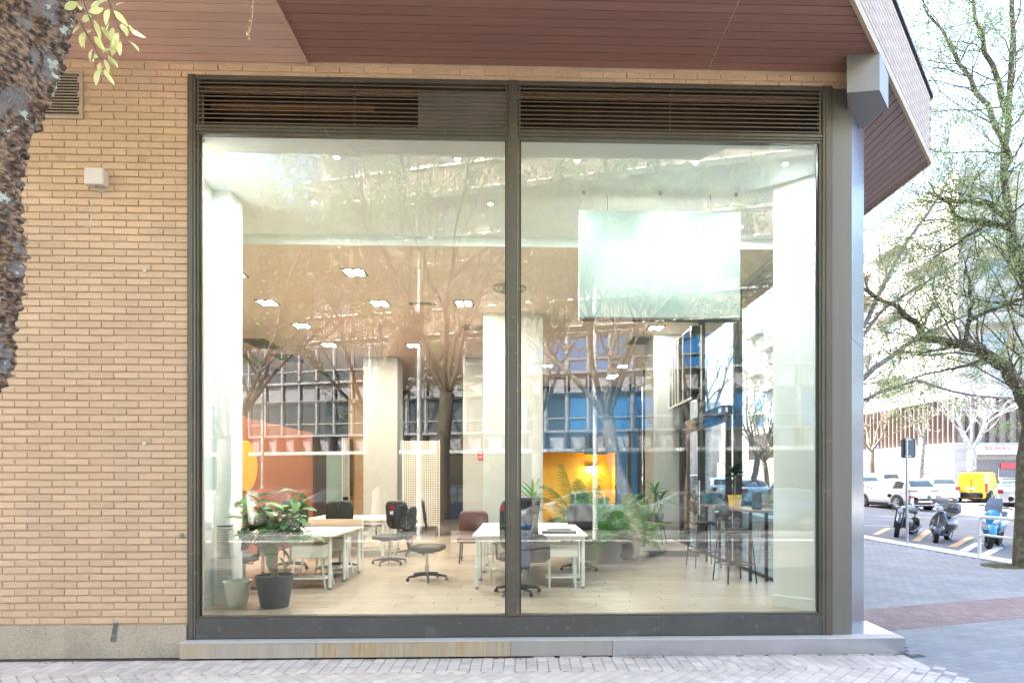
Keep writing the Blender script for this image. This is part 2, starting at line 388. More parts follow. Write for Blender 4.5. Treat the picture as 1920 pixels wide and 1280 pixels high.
for b in bs_:
    dy = random.uniform(-.0025,.0025); dz = random.uniform(-.002,.002); ry = random.uniform(-.006,.006)
    if id(b) in ind: obj('brick', bme[b[2]] if b[2] >= 0 else bhm, wall, loc=(b[0], -0.004+dy, b[1]+dz), rot=(0, ry, 0))
    else:
        q = bvar[b[2]] if b[2] >= 0 else bhalf; rest.add(q.v, q.f, T(b[0], -0.004+dy, b[1]+dz, ry=ry))
rest.build('bricks', brick_m, wall, kind='stuff')
# granite-chip plinth under the wall
gch = M('terrazzo_chip', (0.44,0.38,0.28), 0.9, var=0.12, vs=3, bump=0.9, bs=140, spots=[(110,0.56,(0.68,0.60,0.44),0.8),(90,0.60,(0.13,0.12,0.10),0.8),(2.2,0.64,(0.33,0.27,0.2),0.4)])
pl = MB(); pl.box(-9, XL-0.004, -0.035, 0.011, 0, PLZ-0.004); o = pl.build('wall_plinth', gch); tag(o, 'rough speckled stone plinth along the foot of the brick wall', 'plinth')
sc = at(213,1185,-.035)
mk = MB().add([(sc.x-.03,-.0375,sc.z-.09),(sc.x+.02,-.0375,sc.z-.09),(sc.x+.05,-.0375,sc.z+.1),(sc.x-.0,-.0375,sc.z+.09)],[(0,1,2,3)]).build('scuff_mark', M('scuff', (0.14,0.14,0.14), 0.9, var=0.4, vs=30), bpy.data.objects['wall_plinth'])
# vent grille
vt = thing('vent_grille', 'small square air vent with beige frame and thin slats in the brick', 'vent')
vf = M('beige_metal', (0.44,0.37,0.27), 0.5, var=0.05)
dk = M('dark_void', (0.012,0.011,0.010), 0.9)
fw = 0.03
b = MB(); b.box(vx0,vx1,-.018,.010,vz1-fw,vz1); b.box(vx0,vx1,-.018,.010,vz0,vz0+fw); b.box(vx0,vx0+fw,-.018,.010,vz0+fw,vz1-fw); b.box(vx1-fw,vx1,-.018,.010,vz0+fw,vz1-fw); b.build('frame', vf, vt)
MB().box(vx0+.01,vx1-.01,.006,.0112,vz0+.01,vz1-.01).build('back_panel', dk, vt)
sm_ = MB().box(vx0+fw,vx1-fw,-.012,.004,-.0035,.0035).mesh('slat', vf)
for k in range(14): obj('slat', sm_, vt, loc=(0,0,vz0+fw+.012+k*(vz1-vz0-2*fw)/14.2), rot=(0,0,0))
# junction box with wavy cable
jb = thing('junction_box', 'small white plastic junction box fixed high on the brick wall', 'junction box', loc=at(187,338,-.005))
MB().cbox(-.085,.085,-.075,0,-.075,.075,.01).build('box', M('white_plastic', (0.66,0.62,0.55), 0.4, var=0.03), jb)
MB().cbox(-.09,.09,-.09,-.072,-.08,.08,.008).build('lid', MATS['white_plastic'], jb)
MB().tube([(-.01,-.04,-.075),(0,-.05,-.11),(.05,-.02,-.125)], .008).build('cable_gland', M('steel', (0.5,0.5,0.5), 0.35, metal=0.9), jb)
cp = []
for (px_, py_) in [(206,364),(180,363),(160,365),(158,373),(170,377),(174,383),(170,389),(158,392),(157,400),(170,402),(174,408),(170,413),(158,416),(157,424),(174,426)]: cp.append(at(px_,py_,-.012))
o = MB().tube(cp, 0.0035, 6).build('cable', MATS['white_plastic'], smooth=True); tag(o, 'thin cable wandering down the brick joints below the junction box', 'cable')
for (px_, py_, lb) in [(271,508,'broken white wall plug in the bricks level with the ceiling lamps'), (270,832,'pale chipped wall plug low in the brick wall')]:
    p = at(px_,py_,-.008); o = MB().lathe([(0.004,-.02),(.016,-.004),(.02,.0),(.012,.006)],10,T(p.x,p.y,p.z,rx=pi/2)).build('wall_plug', MATS['white_plastic']); tag(o, lb, 'wall plug')
p = at(341,1003,-.006); o = MB().lathe([(.022,0),(.022,.006),(.016,.010)],16,T(p.x,p.y,p.z,rx=pi/2)).build('metal_disc', M('grey_paint',(0.2,0.2,0.2),.5)); tag(o,'round grey metal disc on the bricks beside the window frame','disc')

# ================================================================ SHOP WINDOW
fr_m = M('window_frame_metal', (0.125,0.115,0.088), 0.38, metal=0.35, var=0.10, vs=2.2, bump=0.05, spots=[(14,0.67,(0.30,0.22,0.12),0.5)])
fr_d = M('frame_edge', (0.07,0.068,0.055), 0.45, metal=0.3, var=0.1)
gasket = M('rubber_gasket', (0.02,0.02,0.02), 0.7)
def gx(px): return at(px, 700, 0).x
sw = thing('shop_window', 'large two-pane shop window in a dull bronze metal frame', 'window')
ZT, ZL0, ZG1, ZG0, ZB = 5.645, 5.165, 5.095, 0.375, 0.172
def post(a, b, z0, z1, name='frame_post', y0=-.02, y1=.10):
    m = MB(); xa, xb = gx(a), gx(b); m.cbox(xa, xb, y0, y1, z0, z1, .006)
    m.box(xa+(xb-xa)*.3, xa+(xb-xa)*.7, y0-.008, y0+.002, z0+.01, z1-.01); return m.build(name, fr_m, sw)
post(353,368,ZB,ZT); post(953,971,ZG0-.0,ZT); post(1541,1560,ZB,ZT)
m = MB(); m.cbox(gx(368)+.002, gx(953)-.002, -.012, .09, ZG1+.002, ZL0, .006); m.box(gx(368)+.004, gx(953)-.004, -.022,-.011, ZG1+.03, ZL0-.016); m.build('transom', fr_m, sw)
m = MB(); m.cbox(gx(971)+.002, gx(1541)-.002, -.012, .09, ZG1+.002, ZL0, .006); m.box(gx(971)+.004, gx(1541)-.004, -.022,-.011, ZG1+.03, ZL0-.016); m.build('transom', fr_m, sw)
m = MB(); m.cbox(gx(368)+.002, gx(1541)-.002, -.012, .09, ZT-.045, ZT, .006); m.build('head_rail', fr_m, sw)
grail = M('bottom_rail_metal', (0.09,0.088,0.082), 0.42, metal=0.3, var=0.12, vs=1.8, spots=[(22,0.66,(0.22,0.22,0.21),0.5),(3,0.64,(0.17,0.17,0.165),0.4)])
m = MB(); m.cbox(gx(368)+.002, gx(1541)-.002, -.016, .09, ZB, ZG0-.004, .006); m.build('bottom_rail', grail, sw)
# glazing beads
for a, b in ((368,953),(971,1541)):
    xa, xb = gx(a)+.002, gx(b)-.002
    m = MB(); m.box(xa, xa+.022, .0, .06, ZG0, ZG1); m.box(xb-.022, xb, .0, .06, ZG0, ZG1); m.box(xa+.022, xb-.022, .0, .06, ZG0, ZG0+.016); m.box(xa+.022, xb-.022, .0, .06, ZG1-.02, ZG1)
    m.build('glazing_bead', fr_m, sw)
    m = MB(); m.box(xa+.022, xa+.030, .02, .055, ZG0+.016, ZG1-.02); m.box(xb-.030, xb-.022, .02, .055, ZG0+.016, ZG1-.02); m.build('gasket', gasket, sw)
    m = MB(); m.box(xa+.02, xb-.02, .058, .068, ZG0+.01, ZG1-.01); m.build('pane', glassmat('shop_glass', (0.93,0.965,0.94), 1.0, 0.016), sw)
# louvres
sl_m = M('louvre_metal', (0.20,0.155,0.10), 0.5, metal=0.25, var=0.15, vs=5)
for a, b in ((368,953),(971,1541)):
    xa, xb = gx(a)+.006, gx(b)-.006
    me = MB().add([(xa,-.004,0),(xb,-.004,0),(xb,.03,.016),(xa,.03,.016),(xa,-.004,-.009),(xb,-.004,-.009),(xb,.03,.007),(xa,.03,.007)],[(0,1,2,3),(4,7,6,5),(0,4,5,1),(2,6,7,3),(1,5,6,2),(0,3,7,4)]).mesh('louvre_slat', sl_m)
    n = 10
    for k in range(n): obj('louvre_slat', me, sw, loc=(0, random.uniform(-.001,.001), ZL0+.022+k*(ZT-ZL0-.06)/(n-.2)), rot=(0, random.uniform(-.0004,.0004), 0))
    m = MB()
    m.box(xa, xa+.02, .0, .04, ZL0, ZT-.046); m.box(xb-.02, xb, .0, .04, ZL0, ZT-.046); m.box((xa+xb)/2-.006,(xa+xb)/2+.006,.031,.04,ZL0,ZT-.046); m.build('louvre_frame', fr_m, sw)
duct = M('duct_metal', (0.32,0.30,0.27), 0.5, metal=0.4, var=0.2, vs=2)
m = MB(); m.box(gx(368), gx(1541), .50, .52, ZL0+.012, ZT+.1); m.build('plenum_back', M('plenum', (0.055,0.035,0.022), 0.9, var=0.4, vs=1.5), sw)
m = MB(); m.prism([(gx(780),.12),(gx(950),.10),(gx(950),.45),(gx(780),.45)], ZL0+.02, ZT-.05); m.build('air_duct', duct, sw)
m = MB(); m.box(gx(370), gx(690), .25, .32, ZT-.17, ZT-.12); m.build('conduit', M('rust', (0.2,0.09,0.04), .8, var=.3), sw)
# stone and steel sill plinth
si = thing('window_plinth', 'low metal-faced plinth below the shop window, rust streaked on its left half', 'plinth')
plm = M('plinth_metal', (0.40,0.39,0.365), 0.38, metal=0.55, var=0.06, vs=2, stretch=(3,3,.5), bump=0.04)
plr = M('plinth_metal_rusty', (0.42,0.385,0.31), 0.5, metal=0.3, var=0.08, vs=3, spots=[(1.6,0.42,(0.50,0.37,0.19),0.65,.3),(14,0.48,(0.45,0.29,0.10),0.6,.15),(30,0.52,(0.36,0.22,0.08),0.4,.15)], stretch=(3,3,.12))
PT = 0.160
plm2 = M('plinth_metal_stained', (0.43,0.40,0.34), 0.45, metal=0.35, var=0.08, vs=3, spots=[(1.2,0.50,(0.50,0.38,0.2),0.5,.2),(16,0.55,(0.45,0.29,0.10),0.5,.15)], stretch=(3,3,.12))
xs = [gx(350), gx(600), gx(958), gx(1145)]
for i in range(3): MB().cbox(xs[i]+.001, xs[i+1]-.001, -.125, .0, 0.012+.0*i, PT, .004).build('plinth_panel', (plm2, plr, plm)[i], si)
c1, c2 = fl(1697,1192,PT), fl(1626,1168,PT)
PF = -.125
ex = at(1697,1215,PF).x
m = MB(); m.prism([(xs[3]+.001,PF),(ex,PF),(3.80,0.62),(3.05,0.4),(xs[3]+.001,0)], 0.005, PT); m.build('plinth_panel', M('plinth_bright', (0.50,0.51,0.53), 0.22, metal=0.8, var=0.05, vs=1.5), si)
m = MB(); m.box(xs[0], ex, PF-.006, .02, PT, PT+.008); m.build('sill_strip', M('sill_pale', (0.55,0.52,0.46), 0.6, var=.08), si)
mr_ = MB()
for k in range(14):
    xa = gx(1000+k*48); mr_.box(xa, xa+random.uniform(.18,.25), -.150, -.126, 0.0, random.uniform(.006,.014))
mr_.build('mortar_fillet', M('pale_mortar',(0.5,0.45,0.4),.9,var=.1), si)
# brushed metal corner column
co = thing('corner_column', 'tall brushed metal column cladding at the building corner', 'column')
cA, cB, cC = (gx(1560)+.001, 0.0), (gx(1597), 0.0), (3.74, 0.56)
colm = M('column_grey', (0.19,0.185,0.165), 0.4, metal=0.35, var=0.07, vs=1.5, stretch=(4,4,.3))
colb = M('column_steel', (0.42,0.44,0.47), 0.24, metal=0.92, var=0.06, vs=2.0, stretch=(3,3,.25), bump=.03)
MB().prism([cA,(cB[0]-.001,0),(cB[0]-.001,.3),(cA[0],.3)], PT, TOPZ-.15).build('front_face', colm, co)
def chslab(z0,z1,mt,name):
    m = MB(); m.prism([cB, cC, (cC[0]-.05, cC[1]+.30), (cB[0]-.0, .32)], z0, z1); return m.build(name, mt, co)
zj = at(1605,638,0.1).z
chslab(PT, zj-.003, colb, 'side_panel'); chslab(zj+.003, TOPZ, colb, 'side_panel')
MB().box(cA[0]-.03, cA[0]-.004, -.012,.1, PT, ZT).build('rusty_edge_strip', M('rust_edge',(0.22,0.15,0.09),.7,var=.3,vs=6,spots=[(20,.58,(.35,.12,.03),.7)],stretch=(1,1,.6)), co)
st = MB(); p = at(1610,790,.12)
q = M('sticker_red', (0.7,0.15,0.2), .5)
nrm = Vector((0.56,-0.49,0)).normalized()
text('sticker', '&', .05, q, co, Vector((3.47,.255,at(1610,778,.25).z))+nrm*.004, (pi/2,0,atan2(.56,.49)), extr=.0005)
text('sticker', '55 mk', .025, M('sticker_white',(.8,.8,.8),.5), co, Vector((3.50,.29,at(1610,797,.25).z))+nrm*.004, (pi/2,0,atan2(.56,.49)), extr=.0005)
# beam end box under the canopy
bb = [(3.11,-.26),(3.40,-.31),(3.66,-.02),(3.58,.33),(3.27,.02)]
o = MB().prism(bb, 5.42, TOPZ-.004).build('beam_end', M('beam_metal', (0.24,0.235,0.225), 0.42, metal=0.5, var=.04)); tag(o, 'angular grey metal box capping the top of the corner column', 'beam end')

# ================================================================ CANOPY
P1, P2, P3 = fl(1600,0,TOPZ), fl(1745,305,TOPZ), fl(1627,390,TOPZ)
dxy = (P2.x-P1.x)/(P2.y-P1.y)
YF = -1.53
def fx(y): return P1.x + (y-P1.y)*dxy
can = thing('canopy', 'deep canopy over the window with plum and pink lath soffit', 'canopy')
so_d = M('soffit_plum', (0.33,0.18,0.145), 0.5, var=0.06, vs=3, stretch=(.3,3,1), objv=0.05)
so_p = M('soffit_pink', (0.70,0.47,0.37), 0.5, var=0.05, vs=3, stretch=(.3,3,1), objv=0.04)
so_s = M('soffit_side', (0.34,0.24,0.22), 0.5, var=0.06, vs=3, stretch=(3,.3,1), objv=0.05)
trim = M('trim_tan', (0.45,0.36,0.22), 0.5, var=.05)
xp, xr = -2.085, 1.85
PW = 0.105
k = 0; y1 = -0.006
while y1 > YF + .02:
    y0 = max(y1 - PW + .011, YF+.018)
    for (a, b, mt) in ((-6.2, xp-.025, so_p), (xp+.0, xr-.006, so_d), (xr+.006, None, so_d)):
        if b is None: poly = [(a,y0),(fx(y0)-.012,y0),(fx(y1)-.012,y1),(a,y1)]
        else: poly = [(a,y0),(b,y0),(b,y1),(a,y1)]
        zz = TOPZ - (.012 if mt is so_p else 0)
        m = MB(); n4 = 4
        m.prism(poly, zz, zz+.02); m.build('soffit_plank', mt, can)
    y1 -= PW
MB().box(xp-.024, xp-.002, YF, -.003, TOPZ-.03, TOPZ+.02).build('seam_trim', so_p, can)
MB().box(xr-.005, xr+.005, YF, -.003, TOPZ+.004, TOPZ+.018).build('seam_strip', trim, can)
rv = MB()
for j in range(16): rv.lathe([(.007,0),(.005,-.004),(.001,-.005)],8,T(xr+(-.014 if j%2 else .014), -.05-j*.09, TOPZ+.0))
rv.build('rivets', trim, can, kind='stuff')
# side soffit planks run the other way
x0 = 3.70
while x0 < P2.x - .01:
    x1 = min(x0 + PW - .011, P2.x - .012)
    def ly(x): return P1.y + (x-P1.x)/dxy
    ya0, ya1 = max(ly(x0), -0.0)+.02, max(ly(x1), -0.0)+.02
    if x0 < 3.8: ya0 = max(ya0, .1); ya1 = max(ya1, .1)
    m = MB(); m.prism([(x0,ya0),(x1,ya1),(x1,26),(x0,26)], TOPZ, TOPZ+.02); m.build('soffit_plank', so_s, can)
    x0 += PW
MB().prism([(-14,YF+.02),(fx(YF)-.03,YF+.02),(P2.x-.03,P2.y),(P2.x-.03,26),(-14,26)], TOPZ+.022, TOPZ+.06).build('soffit_deck', M('dark_deck',(0.035,0.025,0.02),.9), can)
# fascia: tan trim, brick course slab, dark capping
FT = at(1748,180,P2.y).z
def offs(p, q, d):
    v = Vector((q[0]-p[0], q[1]-p[1])).normalized(); n = Vector((v.y,-v.x))*d; return n
fas = [((-14,YF),(fx(YF),YF)), ((fx(YF),YF),(P2.x,P2.y)), ((P2.x,P2.y),(P2.x,26))]
fbrick = M('fascia_brick', (0.50,0.44,0.40), 0.85, var=.05, objv=.08, bump=.4, bs=120)
fmort = M('fascia_mortar', (0.28,0.19,0.16), .9)
for i, (a, b) in enumerate(fas):
    n = offs(a, b, 1.0); d = Vector((b[0]-a[0], b[1]-a[1])).normalized()
    def sl(o0, o1, z0, z1, nm, mt):
        MB().prism([(a[0]+n.x*o0,a[1]+n.y*o0),(b[0]+n.x*o0,b[1]+n.y*o0),(b[0]+n.x*o1,b[1]+n.y*o1),(a[0]+n.x*o1,a[1]+n.y*o1)], z0, z1).build(nm, mt, can)
    sl(-.02, .012, TOPZ-.02-.001*i, TOPZ+.075, 'fascia_trim', trim)
    sl(-.05, .001, TOPZ+.076, FT-.03-.001*i, 'fascia_core', fmort)
    sl(-.08, .03, FT-.03+.001*i, FT+.002*i, 'capping', M('capping_dark',(0.03,0.03,0.035),.5))
a, b = fas[1]; n = offs(a,b,1.0); d = Vector((b[0]-a[0], b[1]-a[1])); Lf = d.length; d.normalize(); ang = atan2(d.y,d.x)
fbm = MB().cbox(-.112,.112,-.012,.0,-.027,.027,.003).mesh('brick', fbrick)
r = 0; z = TOPZ + .076 + .034
while z < FT - .05:
    s_ = (.12 if r % 2 else 0) + .12
    while s_ < Lf - .05:
        obj('brick', fbm, can, loc=(a[0]+d.x*s_+n.x*.003, a[1]+d.y*s_+n.y*.003, z), rot=(0,0,ang)); s_ += .236
    z += .0635; r += 1
# upper storeys set back over the canopy
up = thing('upper_storeys', 'plain brick upper storeys set back above the canopy, plus an added unseen sun-blocking tower', 'building')
MB().box(-16, 2.9, 2.0, 17.5, 6.62, 10.2).build('wall', brick_m, up)
MB().box(-4.0, 2.4, 8.0, 17.6, 10.21, 27).build('sun_block_tower', brick_m, up); MB().box(-4.0, 2.4, 17.6, 46, 0, 27).build('sun_block_tower', brick_m, up)  # unseen tower added to keep the sun off the right-hand street
MB().prism([(-14,YF+.06),(fx(YF)-.06,YF+.06),(P2.x-.08,P2.y+.02),(P2.x-.08,26),(-14,26)], FT-.06, FT-.045).build('roof_deck', M('roofing',(0.2,0.2,0.2),.9), up)
# ================================================================ INTERIOR SHELL
ZF, ZC, ZC1 = 0.22, 5.066, 5.20
ZI = ZF
def fi(px, py, z=ZF): return fl(px, py, z)
def xat(px, Y): return at(px, 700, Y).x
white_p = M('white_paint', (0.74,0.76,0.74), 0.55, var=.02, vs=1)
ceil_p = M('ceiling_bounce_tint', (0.78,0.62,0.54), 0.7, var=.02, vs=.6)  # peach in the colour stands for warm light bounced off the orange wall
ceil_w = M('ceiling_white', (0.80,0.82,0.82), 0.7, var=.02, vs=.6)
dark_w = M('charcoal_wall', (0.055,0.05,0.05), 0.5, var=.1)
terra = M('terracotta_wall', (0.26,0.085,0.04), 0.6, var=.06, vs=1.5)
blue_w = M('blue_wall', (0.035,0.12,0.22), 0.45, var=.04)
yell_w = M('ochre_wall', (0.70,0.42,0.045), 0.5, var=.04)
SX = 3.80
wood_m = M('pale_oak', (0.345,0.275,0.215), 0.33, var=.12, vs=5, stretch=(.25,4,1), objv=.10, bump=.04, bs=30)
fb = MB().prism([(-7.4,.31),(3.28,.31),(SX-.1,.9),(SX-.1,17.6),(-7.4,17.6)], -.1, ZF-.018).build('floor', M('screed', (0.20,0.15,0.11), .9), kind='structure')
plk = MB().add(tilemesh(1.196, 0.176, .002, .017).v, tilemesh(1.196,0.176,.002,.017).f).mesh('floorboard', wood_m)
rest = MB(); tbp = tilemesh(1.196,0.176,.002,.017); n = 0
for j in range(97):
    y = .41 + j*.1775; x = -6.7 + (j*0.437) % 1.2
    if y > 17.2: break
    xe_ = (SX-.11 if y > .95 else 3.25+(y-.31)*.7)
    while x - .6 < xe_ - .05:
        if x + .6 > xe_:
            a_, b_ = x-.598, xe_; c_ = (a_+b_)/2; rest.add([((v_[0]/1.196)*(b_-a_), v_[1], v_[2]) for v_ in tbp.v], tbp.f, T(c_, y, ZF)); break
        if y < 4.6 and -4.6 < x < 4 and n < 150: obj('floorboard', plk, fb, loc=(x, y, ZF)); n += 1
        else: rest.add(tbp.v, tbp.f, T(x, y, ZF))
        x += 1.2
rest.build('floorboards', wood_m, fb, kind='stuff')
MB().prism([(-3.9,.07),(3.05,.07),(3.3,.34),(-3.9,.34)], .0, ZF-.001).build('inner_sill', M('sill_stone',(0.5,0.47,0.42),.5,var=.05), kind='structure')
pm_ = M('platform_oak', (0.38,0.31,0.27), 0.35, var=.08, stretch=(.25,4,1), vs=5)
MB().box(1.05, 3.45, 5.80, 17.4, ZF, ZF+.125).build('platform_floor', pm_, kind='structure')
MB().box(1.05, 3.45, 5.785, 5.798, ZF, ZF+.115).build('platform_riser', M('riser', (0.13,0.12,0.115), .4), kind='structure')
ce = MB(); ce.box(-7.5, SX+.05, 2.80, 17.6, ZC, ZC+.30); ce.build('ceiling', ceil_p, kind='structure')
ce = MB(); ce.box(-4.2,3.3,.5595,.57,ZL0+.002,ZC1-.001); ce.prism([(-4.2,.56),(3.42,.56),(SX-.08,1.0),(SX-.08,2.799),(-4.2,2.799)], ZC1, ZC1+.2); ce.box(-4.2, SX-.0, 2.775, 2.798, ZC-.001, ZC1-.001); ce.build('front_ceiling', ceil_w, kind='structure')
MB().prism([(-4.2,.07),(3.1,.07),(3.42,.559),(-4.2,.559)], ZL0+.001, ZL0+.011).build('window_head', ceil_w, kind='structure')
MB().box(-7.6, 3.9, 17.2, 17.4, ZF, ZC).build('back_wall', dark_w, kind='structure')
MB().box(-7.6, -7.4, .3, 17.4, 0, ZC+.2).build('side_wall', M('greige_wall',(0.30,0.25,0.22),.6), kind='structure')
xl0 = -3.72
m = MB(); m.box(xl0-.15, xl0, .10, 1.45, 0, ZC1); m.box(-4.4, xat(441,1.56), 1.45, 1.75, 0, ZC1); m.build('white_wall', white_p, kind='structure')
m = MB(); m.box(-7.5, -3.87, .31, .36, 0, ZC1); m.build('inner_wall', white_p, kind='structure')
sk = MB(); sk.box(xl0, xl0+.015, .10, 1.435, ZF, ZF+.13); sk.box(xl0+.0, xat(441,1.435), 1.435, 1.449, ZF, ZF+.13); sk.build('skirting', white_p, kind='structure')
# wall grille
vg = thing('wall_grille', 'tall white slatted air grille low on the white wall by the ficus', 'grille')
gxa, gxb = xat(408,1.43), xat(436,1.43); gz0, gz1 = at(0,1100,1.43).z, at(0,985,1.43).z
m = MB(); m.box(gxa-.02,gxa,1.405,1.434,gz0,gz1); m.box(gxb,gxb+.02,1.405,1.434,gz0,gz1); m.box(gxa-.02,gxb+.02,1.405,1.434,gz1,gz1+.02); m.build('frame', white_p, vg)
sm2 = MB().add([(gxa,1.405,-.012),(gxb,1.405,-.012),(gxb,1.43,.010),(gxa,1.43,.010),(gxa,1.405,-.009),(gxb,1.405,-.009),(gxb,1.43,.013),(gxa,1.43,.013)],[(0,3,2,1),(4,5,6,7),(0,1,5,4),(3,7,6,2)]).mesh('slat', M('white_metal',(0.78,0.78,0.75),.35,var=.01))
for k in range(23): obj('slat', sm2, vg, loc=(0,0,gz0+.02+k*(gz1-gz0-.02)/23))
MB().box(gxa,gxb,1.431,1.4345,gz0,gz1).build('back_panel', M('grey_void',(0.12,0.12,0.12),.8), vg)
# terracotta partition with ochre disc
TX = -5.12; TZ = at(441,782,0).z
tz = EYE + 117/104.5*1.02
ter = thing('terracotta_partition', 'terracotta partition wall carrying the ochre disc', 'wall')
MB().box(TX-.12, TX, 2.6, 9.1, ZF, 2.86).build('partition_panel', terra, ter)
disc = MB().lathe([(.47,0),(.47,.015),(.46,.02)], 48, T(TX+.001, 5.46, 1.97, ry=pi/2)).build('wall_disc', M('ochre_disc', (0.60,0.30,0.04), .5, var=.03)); tag(disc, 'large ochre disc mounted on the terracotta wall', 'wall disc')
ab = thing('rear_partition', 'rear run of brown, black and frosted partition panels', 'partition')
def px_panel(name, pa, pb, ya, yb, Y, mt, th=.06, parent=None):
    a = at(pa, yb, Y); b = at(pb, ya, Y); return MB().box(a.x, b.x, Y, Y+th, a.z, b.z).build(name, mt, parent)
px_panel('brown_panel', 520, 590, 846, 985, 12.6, M('brown_wood',(0.16,0.07,0.035),.5,var=.15,vs=6,stretch=(4,4,.4)), .06, ab)
px_panel('black_panel', 590, 612, 846, 985, 12.6, dark_w, .06, ab)
px_panel('frosted_panel', 612, 641, 846, 985, 12.6, M('frosted',(0.32,0.44,0.40),.3,var=.05,vs=.8), .05, ab)
px_panel('peach_panel', 653, 681, 690, 975, 13.2, M('peach_panel',(0.66,0.40,0.22),.6), .10, ab)
def perforated(nm, pa, pb, ya, yb, Y, lab, cat):
    t = thing(nm, lab, cat); a = at(pa, yb, Y); b = at(pb, ya, Y); p = .048; m = MB()
    nx = int((b.x-a.x)/p); nz = int((b.z-a.z)/p)
    for i in range(nx+1): m.box(a.x+i*p-.009, a.x+i*p+.009, Y, Y+.012, a.z, b.z)
    for k in range(nz+1): m.box(a.x, b.x, Y+.0005, Y+.0115, a.z+k*p-.009, a.z+k*p+.009)
    m.build('mesh_panel', M('mesh_white',(0.72,0.70,0.62),.5), t, kind='stuff')
    f = MB(); f.box(a.x-.03,a.x-.01,Y-.01,Y+.02,ZF,b.z+.02); f.box(b.x+.01,b.x+.03,Y-.01,Y+.02,ZF,b.z+.02); f.build('frame', MATS['white_metal'], t)
    MB().box(a.x,b.x,Y+.5,Y+.52,a.z,b.z).build('backing', M('brown_wood',(0.16,0.07,0.035),.5), t); return t
perforated('perforated_screen', 757, 822, 826, 985, 10.2, 'pale perforated screen standing between the white columns', 'screen')
perforated('perforated_screen', 643, 653, 820, 930, 12.4, 'narrow strip of perforated screen beside the peach panel', 'screen')
def column(pa, pb, pbase_s, lab):
    Y = F/pbase_s - D
    a, b = xat(pa, Y), xat(pb, Y)
    o = MB().cbox(a, b, Y, Y+(b-a)*.8, ZF, ZC-.002, .006).build('white_column', M('column_paint',(0.47,0.465,0.44),.55,var=.02)); tag(o, lab, 'column'); return o, Y
c1,_ = column(681, 745, 68.4, 'slim white column left of the perforated screen')
c2,YC = column(906, 1018, 93.0, 'broad white column straddling the middle window post')
c3,YC3 = column(868, 915, 68.0, 'greyish white column half hidden behind the broad one, with a red sign')
rs = thing('fire_sign', 'small red fire-safety sign on the white column', 'sign', at(901, 853, YC3-.02))
MB().box(-.075,.075,-.008,.0,-.13,.13).build('board', M('sign_red',(0.62,0.03,0.03),.4,emit=None), rs)
wpi = M('sign_white',(0.8,0.8,0.8),.4)
MB().box(-.045,.045,-.010,-.0085,.03,.10).build('pictogram', wpi, rs)
m = MB(); m.box(-.055,.055,-.010,-.0085,-.04,-.025); m.box(-.055,.03,-.010,-.0085,-.075,-.06); m.build('printed_lines', wpi, rs)
c4 = MB().cbox(xat(1226,8.0), SX-.03, 8.0, 9.0, ZF+.12, ZC-.002,.006).build('white_column', M('column_paint',(0.47,0.465,0.44),.55,var=.02)); tag(c4, 'white column beside the glass entrance door, with a wall sensor', 'column')
sn = thing('door_sensor', 'small oval grey sensor plate on the white column by the door', 'sensor', at(1284,885,7.985))
MB().lathe([(.07,0),(.07,.012),(.055,.02)],20,T(0,0,0,rx=pi/2)@Matrix.Scale(.7,4,(1,0,0))).build('plate', M('grey_plastic',(0.22,0.22,0.23),.4), sn)
MB().lathe([(.04,.018),(.04,.024),(.03,.026)],16,T(0,0,0,rx=pi/2)@Matrix.Scale(.7,4,(1,0,0))).build('lens', MATS['white_plastic'], sn)
c5 = MB().prism([(2.99,1.17),(3.34,.85),(3.72,1.25),(3.38,1.58)], ZF, ZC1-.001).build('corner_pillar', white_p); tag(c5, 'boxy white pillar just inside the right-hand corner of the window', 'pillar')
MB().prism([(2.972,1.168),(3.335,.832),(3.345,.845),(2.985,1.182)], ZF, ZF+.13).build('skirting', white_p, c5)
pz = at(1517,806,.99)
MB().box(-.09,.09,-.004,.0,-.055,.055, T(3.23,.955,pz.z,rz=atan2(-.32,.35))).build('socket_plate', M('ivory',(0.78,0.77,0.68),.4), c5)
# blue back wall and ochre niche
YB = 16.0
bw = thing('blue_wall', 'deep blue rear wall with an ochre niche let into it', 'wall')
xa, xb, xn0, xn1 = xat(1000,YB), xat(1197,YB), xat(1018,YB), xat(1155,YB)
nz1 = at(1100,848,YB).z
m = MB(); m.box(xa-.8,xn0,YB,YB+.2,ZF,ZC); m.box(xn1,xb,YB,YB+.2,ZF,ZC); m.box(xn0,xn1,YB,YB+.2,nz1,ZC); m.build('wall_panel', blue_w, bw)
m = MB(); m.box(xn0,xn1,YB+.9,YB+.95,ZF,nz1); m.box(xn0-.02,xn0,YB+.0,YB+.95,ZF,nz1); m.box(xn1,xn1+.02,YB+.0,YB+.95,ZF,nz1); m.box(xn0,xn1,YB+.0,YB+.95,nz1,nz1+.02); m.build('niche_lining', yell_w, bw)
MB().box(xat(1095,YB-.1),xat(1140,YB-.1),YB-.1,YB-.02,at(0,850,YB).z,at(0,812,YB).z).build('display_panel', M('dark_blue_panel',(0.03,0.07,0.11),.3), bw)
MB().box(xb+.0,xb+.12,YB-.05,YB+.1,ZF,ZC).build('mullion', M('mullion_dark',(0.045,0.04,0.04),.4,metal=.3), bw)
wl = thing('wall_lamp', 'black wall lamp glowing in the ochre niche', 'lamp', at(1109,873,YB+.85))
MB().box(-.16,.16,-.12,.04,-.05,.05).build('housing', M('black_metal',(0.02,0.02,0.02),.4,metal=.5), wl)
for s_, z_ in ((-1,-.056),(1,-.056)): MB().box(s_*.09-.06,s_*.09+.06,-.1,.0,z_-.004,z_+.004).build('bulb', M('lamp_glow',(1,.8,.5),.5,emit=((1,.72,.35),60.0)), wl)
